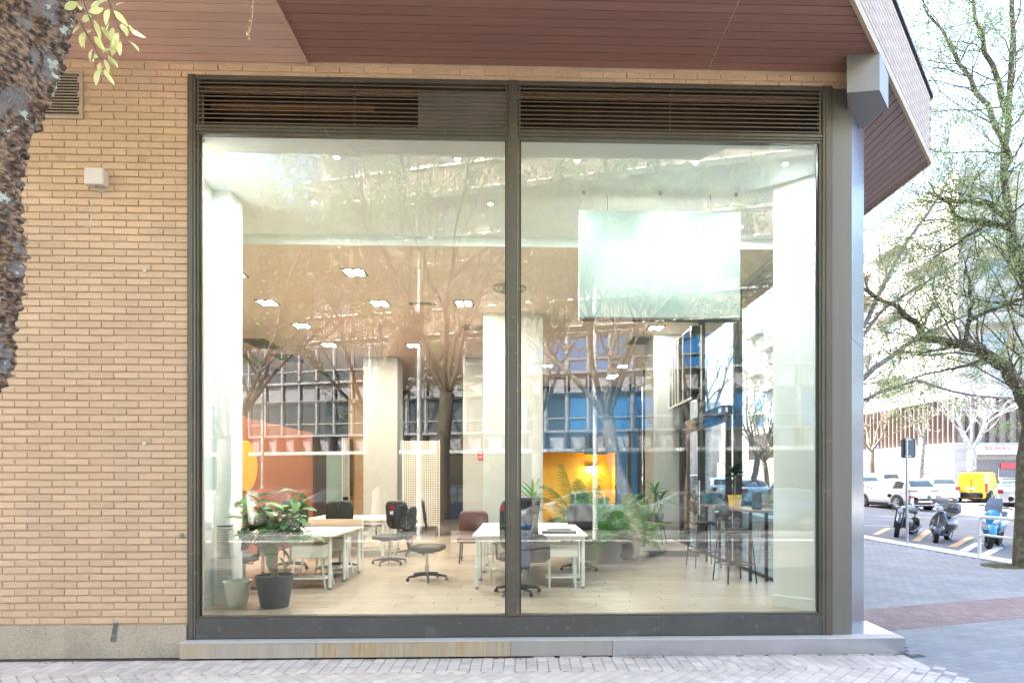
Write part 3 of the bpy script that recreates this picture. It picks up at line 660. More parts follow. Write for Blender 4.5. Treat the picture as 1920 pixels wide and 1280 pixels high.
al = bpy.data.lights.new('wall_lamp_light','POINT'); al.energy = 3.5; al.color = (1,.74,.42); al.shadow_soft_size = .08
ao = bpy.data.objects.new('wall_lamp_light', al); COL.objects.link(ao); ao.parent = wl; ao.location = (0,-.28,-.1)

# ceiling lamps
fx_m = M('fixture_black',(0.03,0.03,0.025),.4); lamp_e = M('spot_glow',(1,1,1),.5,emit=((1,.95,.85),26.0)); refl_m = M('reflector',(0.6,0.58,0.5),.25,metal=.9)
def spot4(x, y, sz=.36, energy=34, lab='', color=(1,.86,.70), on=True):
    t = thing('ceiling_spotlight', lab, 'ceiling light', (x,y,ZC), group=None)
    h = sz/2; m = MB(); m.box(-h,h,-h,-h+.02,-.016,0); m.box(-h,h,h-.02,h,-.016,0); m.box(-h,-h+.02,-h+.02,h-.02,-.016,0); m.box(h-.02,h,-h+.02,h-.02,-.016,0); m.build('frame', fx_m, t)
    MB().box(-h+.02,h-.02,-h+.02,h-.02,-.004,-.001).build('tray', fx_m, t)
    q = sz*.22
    for sx in (-1,1):
        for sy in (-1,1):
            MB().lathe([(sz*.155,-.006),(sz*.155,-.020),(sz*.12,-.022)],16,T(sx*q,sy*q,0)).build('bulb', lamp_e if on else refl_m, t)
    if energy and on:
        l = bpy.data.lights.new('spot_light','AREA'); l.shape='DISK'; l.size = sz*.30; l.energy = energy; l.color = color
        lo = bpy.data.objects.new('spot_light', l); COL.objects.link(lo); lo.parent = t; lo.location = (q,-q,-.024)
    return t
def cz(px, py): p = fl(px, py, ZC); return p.x, p.y
for (px_, py_, lab) in [(437,512,'lit square ceiling lamp half cut off by the white wall, leftmost of all'),
    (665,510,'largest lit four-bulb ceiling lamp, nearest the window glass'),(502,567,'lit four-bulb ceiling lamp at the left, above the ficus desks'),
    (712,568,'lit four-bulb ceiling lamp in the middle of the left pane'),(870,568,'lit four-bulb ceiling lamp just left of the window post'),
    (566,610,'lit four-bulb ceiling lamp, third back in the left row'),(617,646,'lit four-bulb ceiling lamp, fourth back in the left row'),
    (775,647,'lit four-bulb ceiling lamp above the perforated screen'),(1230,614,'lit ceiling lamp under the glowing sign panel'),
    (1027,685,'small lit ceiling lamp just right of the broad white column'),(1167,686,'small lit ceiling lamp left of the dark hanging screens'),
    (1146,707,'small far lit ceiling lamp before the blue wall'),(1120,738,'farthest lit ceiling lamp, right before the blue wall')]:
    x, y = cz(px_, py_)
    if y > 14: y = 13.6
    spot4(x, y, .36 if py_ < 660 else .34, (10 if x < 0 else 8.5) if y < 12 else (2.0 if y < 12.6 else 0), lab, color=(1,.84,.68) if x < -.5 else (1,.93,.84))
def rosette(px_, py_, r, lab):
    x, y = cz(px_, py_); t = thing('ceiling_diffuser', lab, 'air diffuser', (x,y,ZC))
    for k, rr in enumerate((1,.72,.45)):
        MB().lathe([(r*rr,-.002-k*.006),(r*rr,-.014-k*.006),(r*rr-.03,-.03-k*.006),(r*rr-.05,-.012-k*.006)],28).build('ring', M('diffuser_metal',(0.42,0.40,0.34),.35,metal=.6), t)
rosette(955,540,.30,'round metal air diffuser crossed by the window post'); rosette(887,614,.26,'round metal air diffuser left of the window post'); rosette(1050,708,.24,'small far round air diffuser on the pale ceiling')
def grille(px_, py_, sx, sy, lab):
    x, y = cz(px_, py_); t = thing('ceiling_grille', lab, 'air grille', (x,y,ZC))
    MB().box(-sx/2,sx/2,-sy/2,sy/2,-.006,-.001).build('tray', M('grille_dark',(0.05,0.045,0.03),.5), t)
    sm = MB().box(-sx/2,sx/2,-.008,.008,-.02,-.007).mesh('slat', M('grille_brown',(0.22,0.18,0.11),.5))
    for k in range(9): obj('slat', sm, t, loc=(0,-sy/2+.02+k*(sy-.04)/8,0))
grille(792,569,.5,.12,'slim pale air grille in the ceiling between two lamps'); grille(490,644,.6,1.1,'dark square air grille in the ceiling far left'); grille(540,671,.6,1.0,'second dark air grille behind the far left one')
grille(1203,638,.55,.75,'olive square air grille beneath the glowing sign'); grille(627,700,.8,1.0,'dark air grille near the top of the slim white column')
for (px_,py_) in [(1098,652),(1138,652),(1022,672),(1085,651)]:
    pass
# hanging glowing sign panel
Ys = 1.35
a, b = at(1086,597,Ys), at(1388,398,Ys)
sg = thing('glowing_sign', 'large blank sign panel glowing white, hung behind the right pane', 'sign panel')
sp, n, pr = nodes('glow_panel'); L = n.links.new; N = n.nodes.new
tc = N('ShaderNodeTexCoord'); sx_ = N('ShaderNodeSeparateXYZ'); L(tc.outputs['Generated'], sx_.inputs[0])
def bump_axis(out, lo, hi, so):
    a1 = N('ShaderNodeMapRange'); a1.interpolation_type='SMOOTHSTEP'; a1.inputs['From Min'].default_value=lo; a1.inputs['From Max'].default_value=lo+so; L(out,a1.inputs['Value'])
    a2 = N('ShaderNodeMapRange'); a2.interpolation_type='SMOOTHSTEP'; a2.inputs['From Min'].default_value=hi-so; a2.inputs['From Max'].default_value=hi; a2.inputs['To Min'].default_value=1; a2.inputs['To Max'].default_value=0; L(out,a2.inputs['Value'])
    mm = N('ShaderNodeMath'); mm.operation='MULTIPLY'; L(a1.outputs[0],mm.inputs[0]); L(a2.outputs[0],mm.inputs[1]); return mm.outputs[0]
bx_, bz_ = bump_axis(sx_.outputs['X'],.03,.97,.18), bump_axis(sx_.outputs['Z'],.10,.82,.22)
mm = N('ShaderNodeMath'); mm.operation='MULTIPLY'; L(bx_,mm.inputs[0]); L(bz_,mm.inputs[1])
ml = N('ShaderNodeMath'); ml.operation='MULTIPLY_ADD'; ml.inputs[1].default_value=.042; ml.inputs[2].default_value=.012; L(mm.outputs[0],ml.inputs[0])
pr.inputs['Base Color'].default_value=(.20,.245,.23,1); pr.inputs['Roughness'].default_value=.35; pr.inputs['Emission Color'].default_value=(.90,1,.96,1); L(ml.outputs[0],pr.inputs['Emission Strength'])
MB().box(a.x,b.x,Ys,Ys+.02,a.z+.02,b.z).build('screen', sp, sg)
MB().box(a.x,b.x,Ys+.021,Ys+.09,a.z,b.z).build('casing', M('casing_white',(0.7,0.72,0.7),.4), sg)
MB().box(a.x+.02,b.x-.02,Ys-.005,Ys+.09,a.z-.012,a.z+.0).build('lower_lip', MATS['black_metal'], sg)
for px_ in (1240,): pass
for xx in (a.x+.35, b.x-.35):
    MB().tube([(xx,Ys+.05,b.z),(xx,Ys+.05,ZC1)],.006,6).build('hanging_rod', MATS['steel'], sg)
for k_, (xx, yy) in enumerate([(-3.2,.62),(-2.0,.62),(-.7,.62),(.6,.62),(1.9,.62),(2.9,.62),(-2.6,1.7),(-.4,1.7),(1.6,2.2),(3.0,2.3)]):  # fill spots added to brighten the walls and ceiling just behind the glass
    dl_ = thing('added_fill_spot', 'small added fill spot in the front ceiling, number %s along from the white wall' % ('one','two','three','four','five','six','seven','eight','nine','ten')[k_], 'ceiling light', (xx,yy,ZC1))
    MB().lathe([(.045,-.001),(.045,-.010),(.032,-.012)],16).build('bezel', MATS['steel'] if 'steel' in MATS else fx_m, dl_); MB().lathe([(.030,-.004),(.030,-.013)],14).build('bulb', lamp_e, dl_)
    l = bpy.data.lights.new('spot_light','AREA'); l.shape='DISK'; l.size=.06; l.energy = 6.0; l.color=(.90,.98,1.0); lo = bpy.data.objects.new('spot_light', l); COL.objects.link(lo); lo.parent = dl_; lo.location=(0,0,-.03)
for px_ in (1095,1238,1380):
    p = fl(px_, 296, ZC1); MB().lathe([(.02,0),(.02,-.03)],10,T(at(px_,296,Ys).x,Ys,ZC1-.001)).build('ceiling_anchor', MATS['steel'], sg)
# hung dark display cabinet on the side glazing
dc = thing('display_cabinet', 'dark glass cabinet with white dividers hung high by the side glazing', 'cabinet')
xA = 3.34; ya_, yb_ = 5.9, 7.75; zl, zh = EYE+1.62, EYE+3.02
MB().box(xA,xA+.16,ya_,yb_,zl,zh).build('body', MATS['black_metal'], dc)
MB().box(xA-.012,xA-.002,ya_+.02,yb_-.02,zl+.05,zh-.03).build('glass_front', M('black_glass',(0.02,0.018,0.015),.05,spec=.8), dc)
for k, yy in enumerate((ya_+.0, ya_+.62, ya_+1.0, ya_+1.25, ya_+1.5, yb_-.02)): MB().box(xA-.03,xA-.013,yy,yy+.025,zl,zh-.001*k).build('divider', MATS['white_metal'], dc)
MB().box(xA-.03,xA+.16,ya_-.012,ya_-.001,zl,zh).build('end_glass', MATS['black_glass'], dc)
m = MB(); m.box(xA-.035,xA-.012,ya_-.02,yb_,zl-.04,zl-.002); m.box(xA+.16,xA+.18,ya_-.02,ya_,zl-.04,zh); m.build('trim', MATS['white_metal'], dc)

# ================================================================ SIDE GLAZING
mu = M('mullion_dark',(0.045,0.04,0.04),.4,metal=.3)
sgl = thing('side_glazing', 'tall dark-framed side glazing with the entrance door', 'window')
ypos = []
for (px_) in (1461,1380):
    # y where plane x=SX-.08 meets pixel column
    lo, hi = 0.5, 20
    for _ in range(40):
        mid = (lo+hi)/2
        if xat(px_, mid) > SX-.08: hi = mid
        else: lo = mid
    ypos.append(lo)
ypos += [6.7, 7.85, 9.6, 12.6, 15.4, 17.2]
ypos = sorted([.95] + ypos)
for yy in ypos: MB().box(SX-.10,SX+.03,yy,yy+.09,ZF-.05,ZC-.003).build('mullion', mu, sgl)
for i in range(len(ypos)-1):
    if ypos[i] > 12: continue
    MB().box(SX-.035,SX-.027,ypos[i]+.09,ypos[i+1],ZF,ZC).build('pane', glassmat('side_glass',(0.93,.97,.96),.5,.0), sgl)
m = MB(); m.box(SX-.10,SX+.03,.95,17.3,ZF-.06,ZF+.05); m.build('base_rail', mu, sgl)
dd = thing('entrance_door', 'dark-framed glass entrance door with closer boxes on top', 'door')
dY0, dY1, dX, dz = ypos[2]+.1, 7.85, SX-.16, at(1380,790,ypos[2]).z
dz = 2.75
for yy in (dY0, (dY0+dY1)/2, dY1-.08): MB().box(dX-.05,dX+.04,yy,yy+.08,ZF,dz).build('stile', mu, dd)
MB().box(dX-.05,dX+.04,dY0,dY1,dz,dz+.10).build('head', mu, dd)
MB().box(dX-.14,dX+.04,dY0-.05,dY0+1.0,dz+.11,dz+.27).build('closer_box', M('closer_black',(0.03,0.03,0.03),.35), dd)
MB().box(dX-.12,dX+.04,dY0+1.05,dY1+.2,dz+.11,dz+.22).build('closer_box', MATS['closer_black'], dd)
MB().box(dX-.09,dX-.05,dY0-.062,dY0-.051,dz+.15,dz+.23).build('label', wpi, dd)
MB().box(dX-.145,dX-.141,dY0+.02,dY0+.16,dz+.15,dz+.23).build('label', wpi, dd)
MB().tube([(dX-.09,(dY0+dY1)/2-.08,1.0),(dX-.09,(dY0+dY1)/2-.08,1.7)],.015).build('handle', MATS['steel'], dd)

# ================================================================ FURNITURE
desk_top = M('desk_laminate',(0.70,0.60,0.48),.4,var=.03); leg_m = M('white_leg',(0.74,0.74,0.70),.35,var=.01); foot_m = M('foot_grey',(0.2,0.2,0.2),.5)
def desk(x0, x1, y0, y1, lab, group='white desks in the office', top=None, z=ZF):
    t = thing('desk', lab, 'desk', ((x0+x1)/2,(y0+y1)/2,z), group=None); w, d = x1-x0, y1-y0
    MB().cbox(-w/2,w/2,-d/2+.003,d/2-.003,.715,.74,.003).build('tabletop', top or desk_top, t)
    for sx in (-1,1):
        for sy in (-1,1):
            MB().tube([(sx*(w/2-.06),sy*(d/2-.06),.03),(sx*(w/2-.06),sy*(d/2-.06),.715)],.024,12).build('leg', leg_m, t, smooth=True)
            MB().lathe([(.025,0),(.025,.03)],12,T(sx*(w/2-.06),sy*(d/2-.06),0)).build('foot', foot_m, t)
    m = MB(); m.box(-w/2+.08,w/2-.08,-d/2+.05,-d/2+.07,.66,.714); m.box(-w/2+.08,w/2-.08,d/2-.07,d/2-.05,.66,.714); m.build('apron', leg_m, t); return t
desk(-4.2,-2.56,2.33,3.13,'front white desk of the left pair behind the ficus')
desk(-4.2,-2.56,3.14,3.94,'rear white desk of the left pair, touching the front one')
desk(-4.25,-2.60,5.7,6.5,'small far white desk beyond the left pair'); desk(-4.25,-2.60,6.51,7.3,'farthest white desk at the left, behind another desk')
dw = M('desk_white',(0.75,0.74,0.66),.35,var=.02)
desk(-.68,.90,2.33,3.13,'nearest white desk with the black chair in front of it', top=dw)
desk(-.68,.90,3.14,3.94,'middle white desk carrying the laptop', top=dw)
desk(-.68,.90,3.95,4.75,'rear white desk of the right-hand block', top=dw)
def tstool(x, y, lab, rz=0, splay=.06, z=ZF, w=.42, d=.42, h=.60):
    t = thing('drawer_stool', lab, 'stool', (x,y,z), rz)
    MB().cbox(-w/2,w/2,-d/2,d/2,h-.17,h,.004).build('drawer_box', dw, t)
    for sx in (-1,1):
        for sy in (-1,1):
            MB().tube([(sx*(w/2-.03+splay),sy*(d/2-.03),.0),(sx*(w/2-.03),sy*(d/2-.05),h-.17)],.014,8).build('leg', leg_m, t, smooth=True)
    MB().box(-w/2-.02,w/2+.02,-d/2+.05,d/2-.05,.13,.145).build('shelf', leg_m, t); return t
tstool(-2.93,2.60,'white drawer stool with splayed legs under the front left desk'); tstool(-2.93,3.60,'white drawer stool under the rear left desk')
tstool(.56,2.62,'white drawer stool under the right end of the nearest desk',splay=0); tstool(-.25,3.3,'white drawer stool deep under the nearest desk block',splay=.05)
tstool(-2.95,6.1,'white drawer stool under the small far desk')
blk = M('chair_black',(0.022,0.022,0.022),.55,var=.1,bump=.1); plast = M('chair_plastic',(0.03,0.03,0.03),.4)
def rbox(w, h, d, bulge=.02, n=7, r=.06):
    """rounded cushion, w by h in x/z, d thick in y"""
    m = MB(); secs = []
    for (yy, s) in ((-d/2,.86),(-d/2+.012,.97),(0,1.0),(d/2-.012,.97),(d/2,.86)):
        sec = []
        for k in range(28):
            a = 2*pi*k/28; c, s2 = cos(a), sin(a); e = .42
            sec.append((math.copysign(abs(c)**e, c)*w/2*s, yy - bulge*(1-c*c)*(0), math.copysign(abs(s2)**e, s2)*h/2*s))
        secs.append(sec)
    return m.loft(secs)
def office_chair(x, y, rz, lab, arms=True, hi=.62, mesh=False, z=ZF):
    t = thing('office_chair', lab, 'office chair', (x,y,z), rz)
    for k in range(5):
        a = 2*pi*k/5+.3
        MB().tube([(0,0,.10),(.16*cos(a),.16*sin(a),.085),(.30*cos(a),.30*sin(a),.065)],[.028,.022,.014],8).build('base_arm', plast, t, smooth=True)
        MB().lathe([(.026,-.011),(.028,0),(.026,.011)],14,T(.30*cos(a),.30*sin(a),.030,rx=pi/2,rz=a)).build('caster', foot_m if k%2 else plast, t, smooth=True)
    MB().lathe([(.03,.07),(.03,.24),(.018,.24),(.018,.42)],14).build('gas_column', MATS['steel'], t)
    MB().box(-.10,.10,-.12,.12,.41,.44).build('mechanism', plast, t)
    MB().tube([(.1,0,.42),(.22,-.02,.41)],.008,6).build('lever', plast, t)
    b = rbox(.50,.48,.08); m = MB().add(b.v, b.f, T(0,.02,.485,rx=pi/2)); m.build('seat', blk, t, smooth=True, ang=60)
    b = rbox(.46,hi,.06); m = MB().add(b.v, b.f, T(0,-.25,.60+hi/2,rx=radians(-8))); m.build('backrest', blk, t, smooth=True, ang=60)
    MB().tube([(0,-.10,.43),(0,-.27,.46),(0,-.30,.62)],[.03,.028,.022],8).build('back_stem', plast, t, smooth=True)
    if arms:
        for s in (-1,1):
            MB().tube([(s*.20,0,.44),(s*.27,0,.46),(s*.28,0,.66)],.015,8).build('arm_post', plast, t, smooth=True)
            MB().cbox(s*.28-.035,s*.28+.035,-.13,.13,.66,.69,.008).build('armrest', plast, t)
    return t
office_chair(-.06,2.02,0,'big black office chair with a blue jacket on its back, behind the window post',hi=.66)
# the jacket lies over the backrest
def cloth(name, cx, cy, z0, z1, w0, w1, mt, amp=.02, n=14, k=10, parent=None):
    m = MB(); vs = []; 
    for i in range(k+1):
        f = i/k; z = z1+(z0-z1)*f; wd = w0+(w1-w0)*f
        for j in range(n+1):
            u = j/n; vs.append((cx-wd/2+wd*u+.01*sin(9*f+j), cy-amp*sin(u*pi*5+f*2)*(.3+f)-.02*sin(pi*u), z-.03*cos(u*pi*2)*f))
    fs = [(i*(n+1)+j,i*(n+1)+j+1,(i+1)*(n+1)+j+1,(i+1)*(n+1)+j) for i in range(k) for j in range(n)]
    m.add(vs, fs); me = m.mesh(name, mt, True, 180); o = obj(name, me, parent)
    so_ = o.modifiers.new('thickness','SOLIDIFY'); so_.thickness = .012; return o
jm = M('denim',(0.015,0.06,0.16),.8,var=.3,vs=20,bump=.3,bs=80); jk = M('jacket_dark',(0.012,0.014,0.02),.8,var=.3)
j1 = cloth('jacket', .05, 1.73, ZF+.56, ZF+1.27, .34, .26, jk); tag(j1, 'dark jacket hung over the black chair back', 'jacket')
j2 = cloth('jeans', .03, 1.69, ZF+.36, ZF+.95, .16, .10, jm, amp=.012); tag(j2, 'blue jeans hanging in a strip over the black chair', 'jeans')
bg_ = MB(); bg_.loft([[(.16*cos(a)*s,.08*sin(a),z) for a in [2*pi*k/16 for k in range(16)]] for z,s in ((-.17,.6),(-.13,1),(.05,1),(.15,.7),(.18,.4))]); o = bg_.build('bag', jk, smooth=True, loc=(.20,1.76,ZF+.62)); tag(o,'small dark shoulder bag hanging beside the blue jacket','bag')
office_chair(-1.42,3.15,radians(-95),'black swivel chair standing free in the middle of the floor, side on',hi=.50,arms=False)
office_chair(.95,4.1,radians(170),'black office chair facing the laptop desk from the right',hi=.5)
office_chair(-3.05,4.35,radians(200),'brown-black office chair behind the left desks, nearest the swivel chair',hi=.55)
office_chair(-3.9,4.4,radians(185),'black office chair behind the left desks, half hidden by the ficus',hi=.55)
office_chair(-2.35,4.9,radians(160),'black office chair at the far side of the left desks, rightmost one',hi=.52)
office_chair(-3.7,1.98,radians(10),'low black office chair tucked behind the ficus pot',hi=.3)
office_chair(-2.2,6.2,radians(100),'far black office chair at the right end of the small far desk',hi=.5)
office_chair(1.15,7.2,radians(150),'black mesh-backed chair among the palms',hi=.5,arms=True,z=ZF+.125)
bwn = M('leatherette_brown',(0.12,0.045,0.03),.5,var=.1)
t = thing('armchair','brown upholstered chair back beside the broad white column','armchair',(-.9,5.2,ZF),radians(180))
b = rbox(.55,.5,.10); MB().add(b.v,b.f,T(0,-.2,.68,rx=radians(-6))).build('backrest',bwn,t,smooth=True,ang=60)
b = rbox(.55,.5,.12); MB().add(b.v,b.f,T(0,.05,.42,rx=pi/2)).build('seat',bwn,t,smooth=True,ang=60)
for sx in (-1,1):
    for sy in (-1,1): MB().tube([(sx*.22,.05+sy*.2,0),(sx*.2,.05+sy*.18,.38)],.014,8).build('leg',MATS['black_metal'],t)
# laptop and things on the desks
lp = thing('laptop','closed dark laptop lying on the middle white desk','laptop',(.55,3.05,ZF+.742),radians(4))
MB().cbox(-.17,.17,-.12,.12,0,.012,.003).build('base',plast,lp); MB().cbox(-.17,.17,-.12,.12,.013,.02,.003).build('lid',M('laptop_grey',(0.06,0.06,0.065),.35),lp)
tr = thing('paper_tray','flat black tray lying in front of the laptop','tray',(.52,2.6,ZF+.742))
MB().cbox(-.24,.24,-.09,.09,0,.03,.004).build('tray',plast,tr); MB().box(-.22,.22,-.07,.07,.031,.036).build('paper',M('paper_grey',(0.2,0.2,0.2),.7),tr)
o = MB().tube([(.2,2.9,ZF+.748),(.08,2.86,ZF+.748),(-.05,2.93,ZF+.748),(-.15,2.99,ZF+.748)],.006,6).build('cable',plast); tag(o,'short black cable lying on the middle white desk','cable')
sk_ = thing('acoustic_screen','low pale acoustic panel standing on the far left desks','desk screen',(-3.3,4.0,ZF+.0))
MB().box(-.9,.7,-.012,.012,.40,.86).build('panel',M('panel_peach',(0.55,0.42,0.33),.8),sk_)
MB().box(-.92,-.9,-.014,.014,.0,.86).build('post',leg_m,sk_); MB().box(.7,.72,-.014,.014,.0,.86).build('post',leg_m,sk_)
# bar table and stools
wd = M('bar_wood',(0.30,0.19,0.12),.35,var=.2,vs=6,stretch=(3,.4,3))
bt = thing('bar_table','long narrow wooden bar table along the side glazing','bar table')
bx0, bx1, by0, by1 = 3.30, 3.68, 2.75, 5.2
MB().cbox(bx0,bx1,by0,by1,ZF+1.02,ZF+1.055,.004).build('tabletop',wd,bt)
for yy in (by0+.15, by1-.15):
    MB().box(bx0+.05,bx0+.09,yy,yy+.04,ZF,ZF+1.019).build('leg',MATS['black_metal'],bt); MB().box(bx1-.09,bx1-.05,yy,yy+.04,ZF,ZF+1.019).build('leg',MATS['black_metal'],bt)
def barstool(x, y, rz, lab):
    t = thing('bar_stool', lab, 'bar stool', (x,y,ZF), rz)
    for sx in (-1,1):
        for sy in (-1,1):
            MB().tube([(sx*.23,sy*.21,0),(sx*.19,sy*.17,.58),(sx*.165,sy*.15,.70),(sx*.10,sy*.12,.725)],.011,8).build('leg',MATS['black_metal'],t,smooth=True)
    m = MB(); q = [(.215,.195),(-.215,.195),(-.215,-.195),(.215,-.195)]
    for i in range(4): m.tube([(*q[i],.27),(*q[(i+1)%4],.27)],.009,6)
    m.build('footrest',MATS['black_metal'],t)
    b = rbox(.40,.38,.045); MB().add(b.v,b.f,T(0,0,.755,rx=pi/2)).build('seat',blk,t,smooth=True,ang=60)
    b = rbox(.40,.24,.035); MB().add(b.v,b.f,T(-.20,0,1.02,rz=pi/2,rx=0)).build('backrest',blk,t,smooth=True,ang=60)
    for s in (-1,1): MB().tube([(-.15,s*.13,.73),(-.22,s*.13,.80),(-.215,s*.13,1.0)],.010,6).build('back_post',MATS['black_metal'],t,smooth=True)
    return t
barstool(3.02+.1,2.88,radians(12),'nearer black bar stool with its seat lit from the window'); barstool(3.02+.12,4.48,radians(6),'farther black bar stool at the back end of the bar table')
# lounge furniture on the platform
ZP = ZF+.126
def wirechair(x, y, rz, lab):
    t = thing('wire_chair', lab, 'chair', (x,y,ZP), rz)
    for s in (-1,1):
        MB().tube([(s*.24,.25,.005),(s*.24,-.22,.005),(s*.20,-.12,.42),(s*.20,-.26,.80)],.008,6).build('side_frame',MATS['black_metal'],t); MB().tube([(s*.24,.25,.005),(s*.20,.2,.42),(s*.20,-.12,.42)],.008,6).build('front_leg',MATS['black_metal'],t)
    b = rbox(.46,.44,.04); MB().add(b.v,b.f,T(0,.03,.44,rx=pi/2)).build('seat',blk,t,smooth=True,ang=60)
    b = rbox(.46,.34,.03); MB().add(b.v,b.f,T(0,-.23,.66,rx=radians(-14))).build('backrest',blk,t,smooth=True,ang=60)
wirechair(1.75,7.1,radians(25),'black wire-legged chair beside the palms'); wirechair(2.25,7.3,radians(-40),'black wire-legged chair nearest the ochre niche'); wirechair(1.5,9.0,radians(190),'black wire-legged chair farther back by the palms')
side = thing('side_table','small round three-legged side table carrying a potted dracaena','side table',(2.93,7.0,ZP))
MB().lathe([(.26,.44),(.27,.45),(.26,.46)],28).build('tabletop',M('dark_wood_top',(0.12,0.085,0.06),.3),side)
for k in range(3):
    a = 2*pi*k/3+.6; MB().tube([(.12*cos(a),.12*sin(a),.44),(.24*cos(a),.24*sin(a),0)],[.018,.011],8).build('leg',MATS['dark_wood_top'],side)
ps = thing('plant_stand','slim black wire plant stand by the rear opening','plant stand',(2.72,9.2,ZP))
for sx in (-1,1):
    for sy in (-1,1): MB().tube([(sx*.16,sy*.16,0),(sx*.16,sy*.16,1.0)],.009,6).build('leg',MATS['black_metal'],ps)
MB().box(-.17,.17,-.17,.17,.98,1.0).build('shelf',MATS['black_metal'],ps)

# ================================================================ PLANTS
def leafmesh(name, L, W, mt, bend=.25, n=5, fold=.15, tip=1.0, pet=.0):
    """one pointed leaf along +x, folded on its midrib, drooping"""
    m = MB(); vs = []; 
    for i in range(n+1):
        f = i/n; w_ = W/2*(sin(pi*min(1,f*tip*.98+.02))**.75 if f < 1 else 0.02); x = pet+L*f; z = -bend*L*f*f
        vs += [(x, w_, z+fold*w_), (x, 0, z), (x, -w_, z+fold*w_)]
    fs = []
    for i in range(n):
        a = i*3; fs += [(a,a+1,a+4,a+3),(a+1,a+2,a+5,a+4)]
    if pet:
        k = len(vs); vs += [(0,.003,0.0),(0,-.003,0.0),(pet,-.003,0),(pet,.003,0)]; fs.append((k,k+1,k+2,k+3))
    m.add(vs, fs); return m.mesh(name, mt, True, 180)
def pot(t, r0, r1, h, mt, soilm=True, name='pot'):
    MB().lathe([(r0,0),(r1,h),(r1-.012,h),(r1-.02,h*.9),(r0*.5,h*.88)],32,caps=True).build(name, mt, t, smooth=True, ang=35)
    MB().lathe([(.001,h*.9),(r1-.02,h*.9)],24,caps=False).build('potting_soil', soil, t)
def frond(L, nl, mt, droop, W=.30, seed=0):
    r = random.Random(seed); m = MB(); pts = []
    for i in range(12):
        f = i/11; pts.append(Vector((L*f*(1-.25*f*droop), 0, L*(.75*f-droop*.85*f*f))))
    m.tube(pts, [.008*(1-.8*i/11) for i in range(12)], 5)
    for k in range(nl):
        f = .16+.84*k/nl; i = min(10,int(f*11)); q = pts[i].lerp(pts[i+1], f*11-i); tg = (pts[i+1]-pts[i]).normalized()
        ll = W*sin(pi*min(1,.15+f*.85))**.6*r.uniform(.85,1.1)+.04
        for s in (-1,1):
            d = (tg*.55+Vector((0,s*.8,0))+Vector((0,0,-.15-.1*r.random()))).normalized(); e = q+d*ll; e.z -= ll*.25; mid = q+d*ll*.5; wv = tg*.009
            m.add([q-wv,q+wv,mid+wv*1.1,e,mid-wv*1.1],[(0,1,2,4),(4,2,3)])
    return m.mesh('frond', mt)
palm_g = leafmat('palm_green',(0.06,0.20,0.04)); palm_y = leafmat('palm_lime',(0.12,0.24,0.04)); fic_g = leafmat('ficus_green',(0.05,0.19,0.03),.22,.2,.45)
drac_g = leafmat('dracaena_green',(0.10,0.26,0.07)); rub_g = leafmat('rubber_leaf',(0.018,0.045,0.02),.2,.1,.25); bark_p = M('plant_stem',(0.25,0.2,0.12),.8,var=.2,vs=20,bump=.3)
pot_gr = M('pot_charcoal',(0.075,0.082,0.09),.6,var=.08,bump=.15,bs=120); pot_wh = M('pot_white',(0.72,0.74,0.68),.35,var=.02)
def palm(x, y, z, lab, n, L, mt, ph=.4, pr=.22, seed=1, pm=None, spread=1.0):
    t = thing('potted_palm', lab, 'potted plant', (x,y,z)); pot(t, pr*.75, pr, ph, pm or pot_gr); r = random.Random(seed)
    ms = [frond(L, 24, mt, dr, .26, seed+k) for k, dr in enumerate((.35,.7,1.0,1.25))]
    for k in range(n):
        a = 2*pi*k/n*2.4+r.uniform(-.2,.2); q = r.randrange(4)
        o = obj('frond', ms[q], t, loc=(.02*cos(a),.02*sin(a),ph*.9), rot=(r.uniform(-.2,.2), -r.uniform(.15,.75)*(1.2-q*.25), a)); s = r.uniform(.75,1.1); o.scale = (s,s,s)
    return t
def whorl(name, lab, x, y, z, mt, L, W, n, stem_h, heads, pr, ph, pm, seed=3, bend=.5):
    t = thing(name, lab, 'potted plant', (x,y,z)); pot(t, pr*.8, pr, ph, pm); r = random.Random(seed); ms = [leafmesh('leaf', L, W, mt, b, 6, .3) for b in (bend*.5,bend,bend*1.5)]
    for hd in range(heads):
        hx, hy = (0,0) if heads == 1 else (r.uniform(-.10,.10), r.uniform(-.10,.10)); hh = ph + stem_h*(1-.42*hd/max(1,heads-1) if heads > 1 else 1)
        MB().tube([(0,0,ph*.85),(hx*.5,hy*.5,(ph+hh)/2),(hx,hy,hh)],[.014,.012,.010],7).build('stem', bark_p, t, smooth=True)
        for k in range(n):
            a = k*2.399; el = radians(75-85*k/n)+r.uniform(-.1,.1); o = obj('leaf', ms[r.randrange(3)], t, loc=(hx,hy,hh-.006*k+.04), rot=(r.uniform(-.3,.3), -el, a)); s = r.uniform(.75,1.1); o.scale=(s,s,s)
    return t
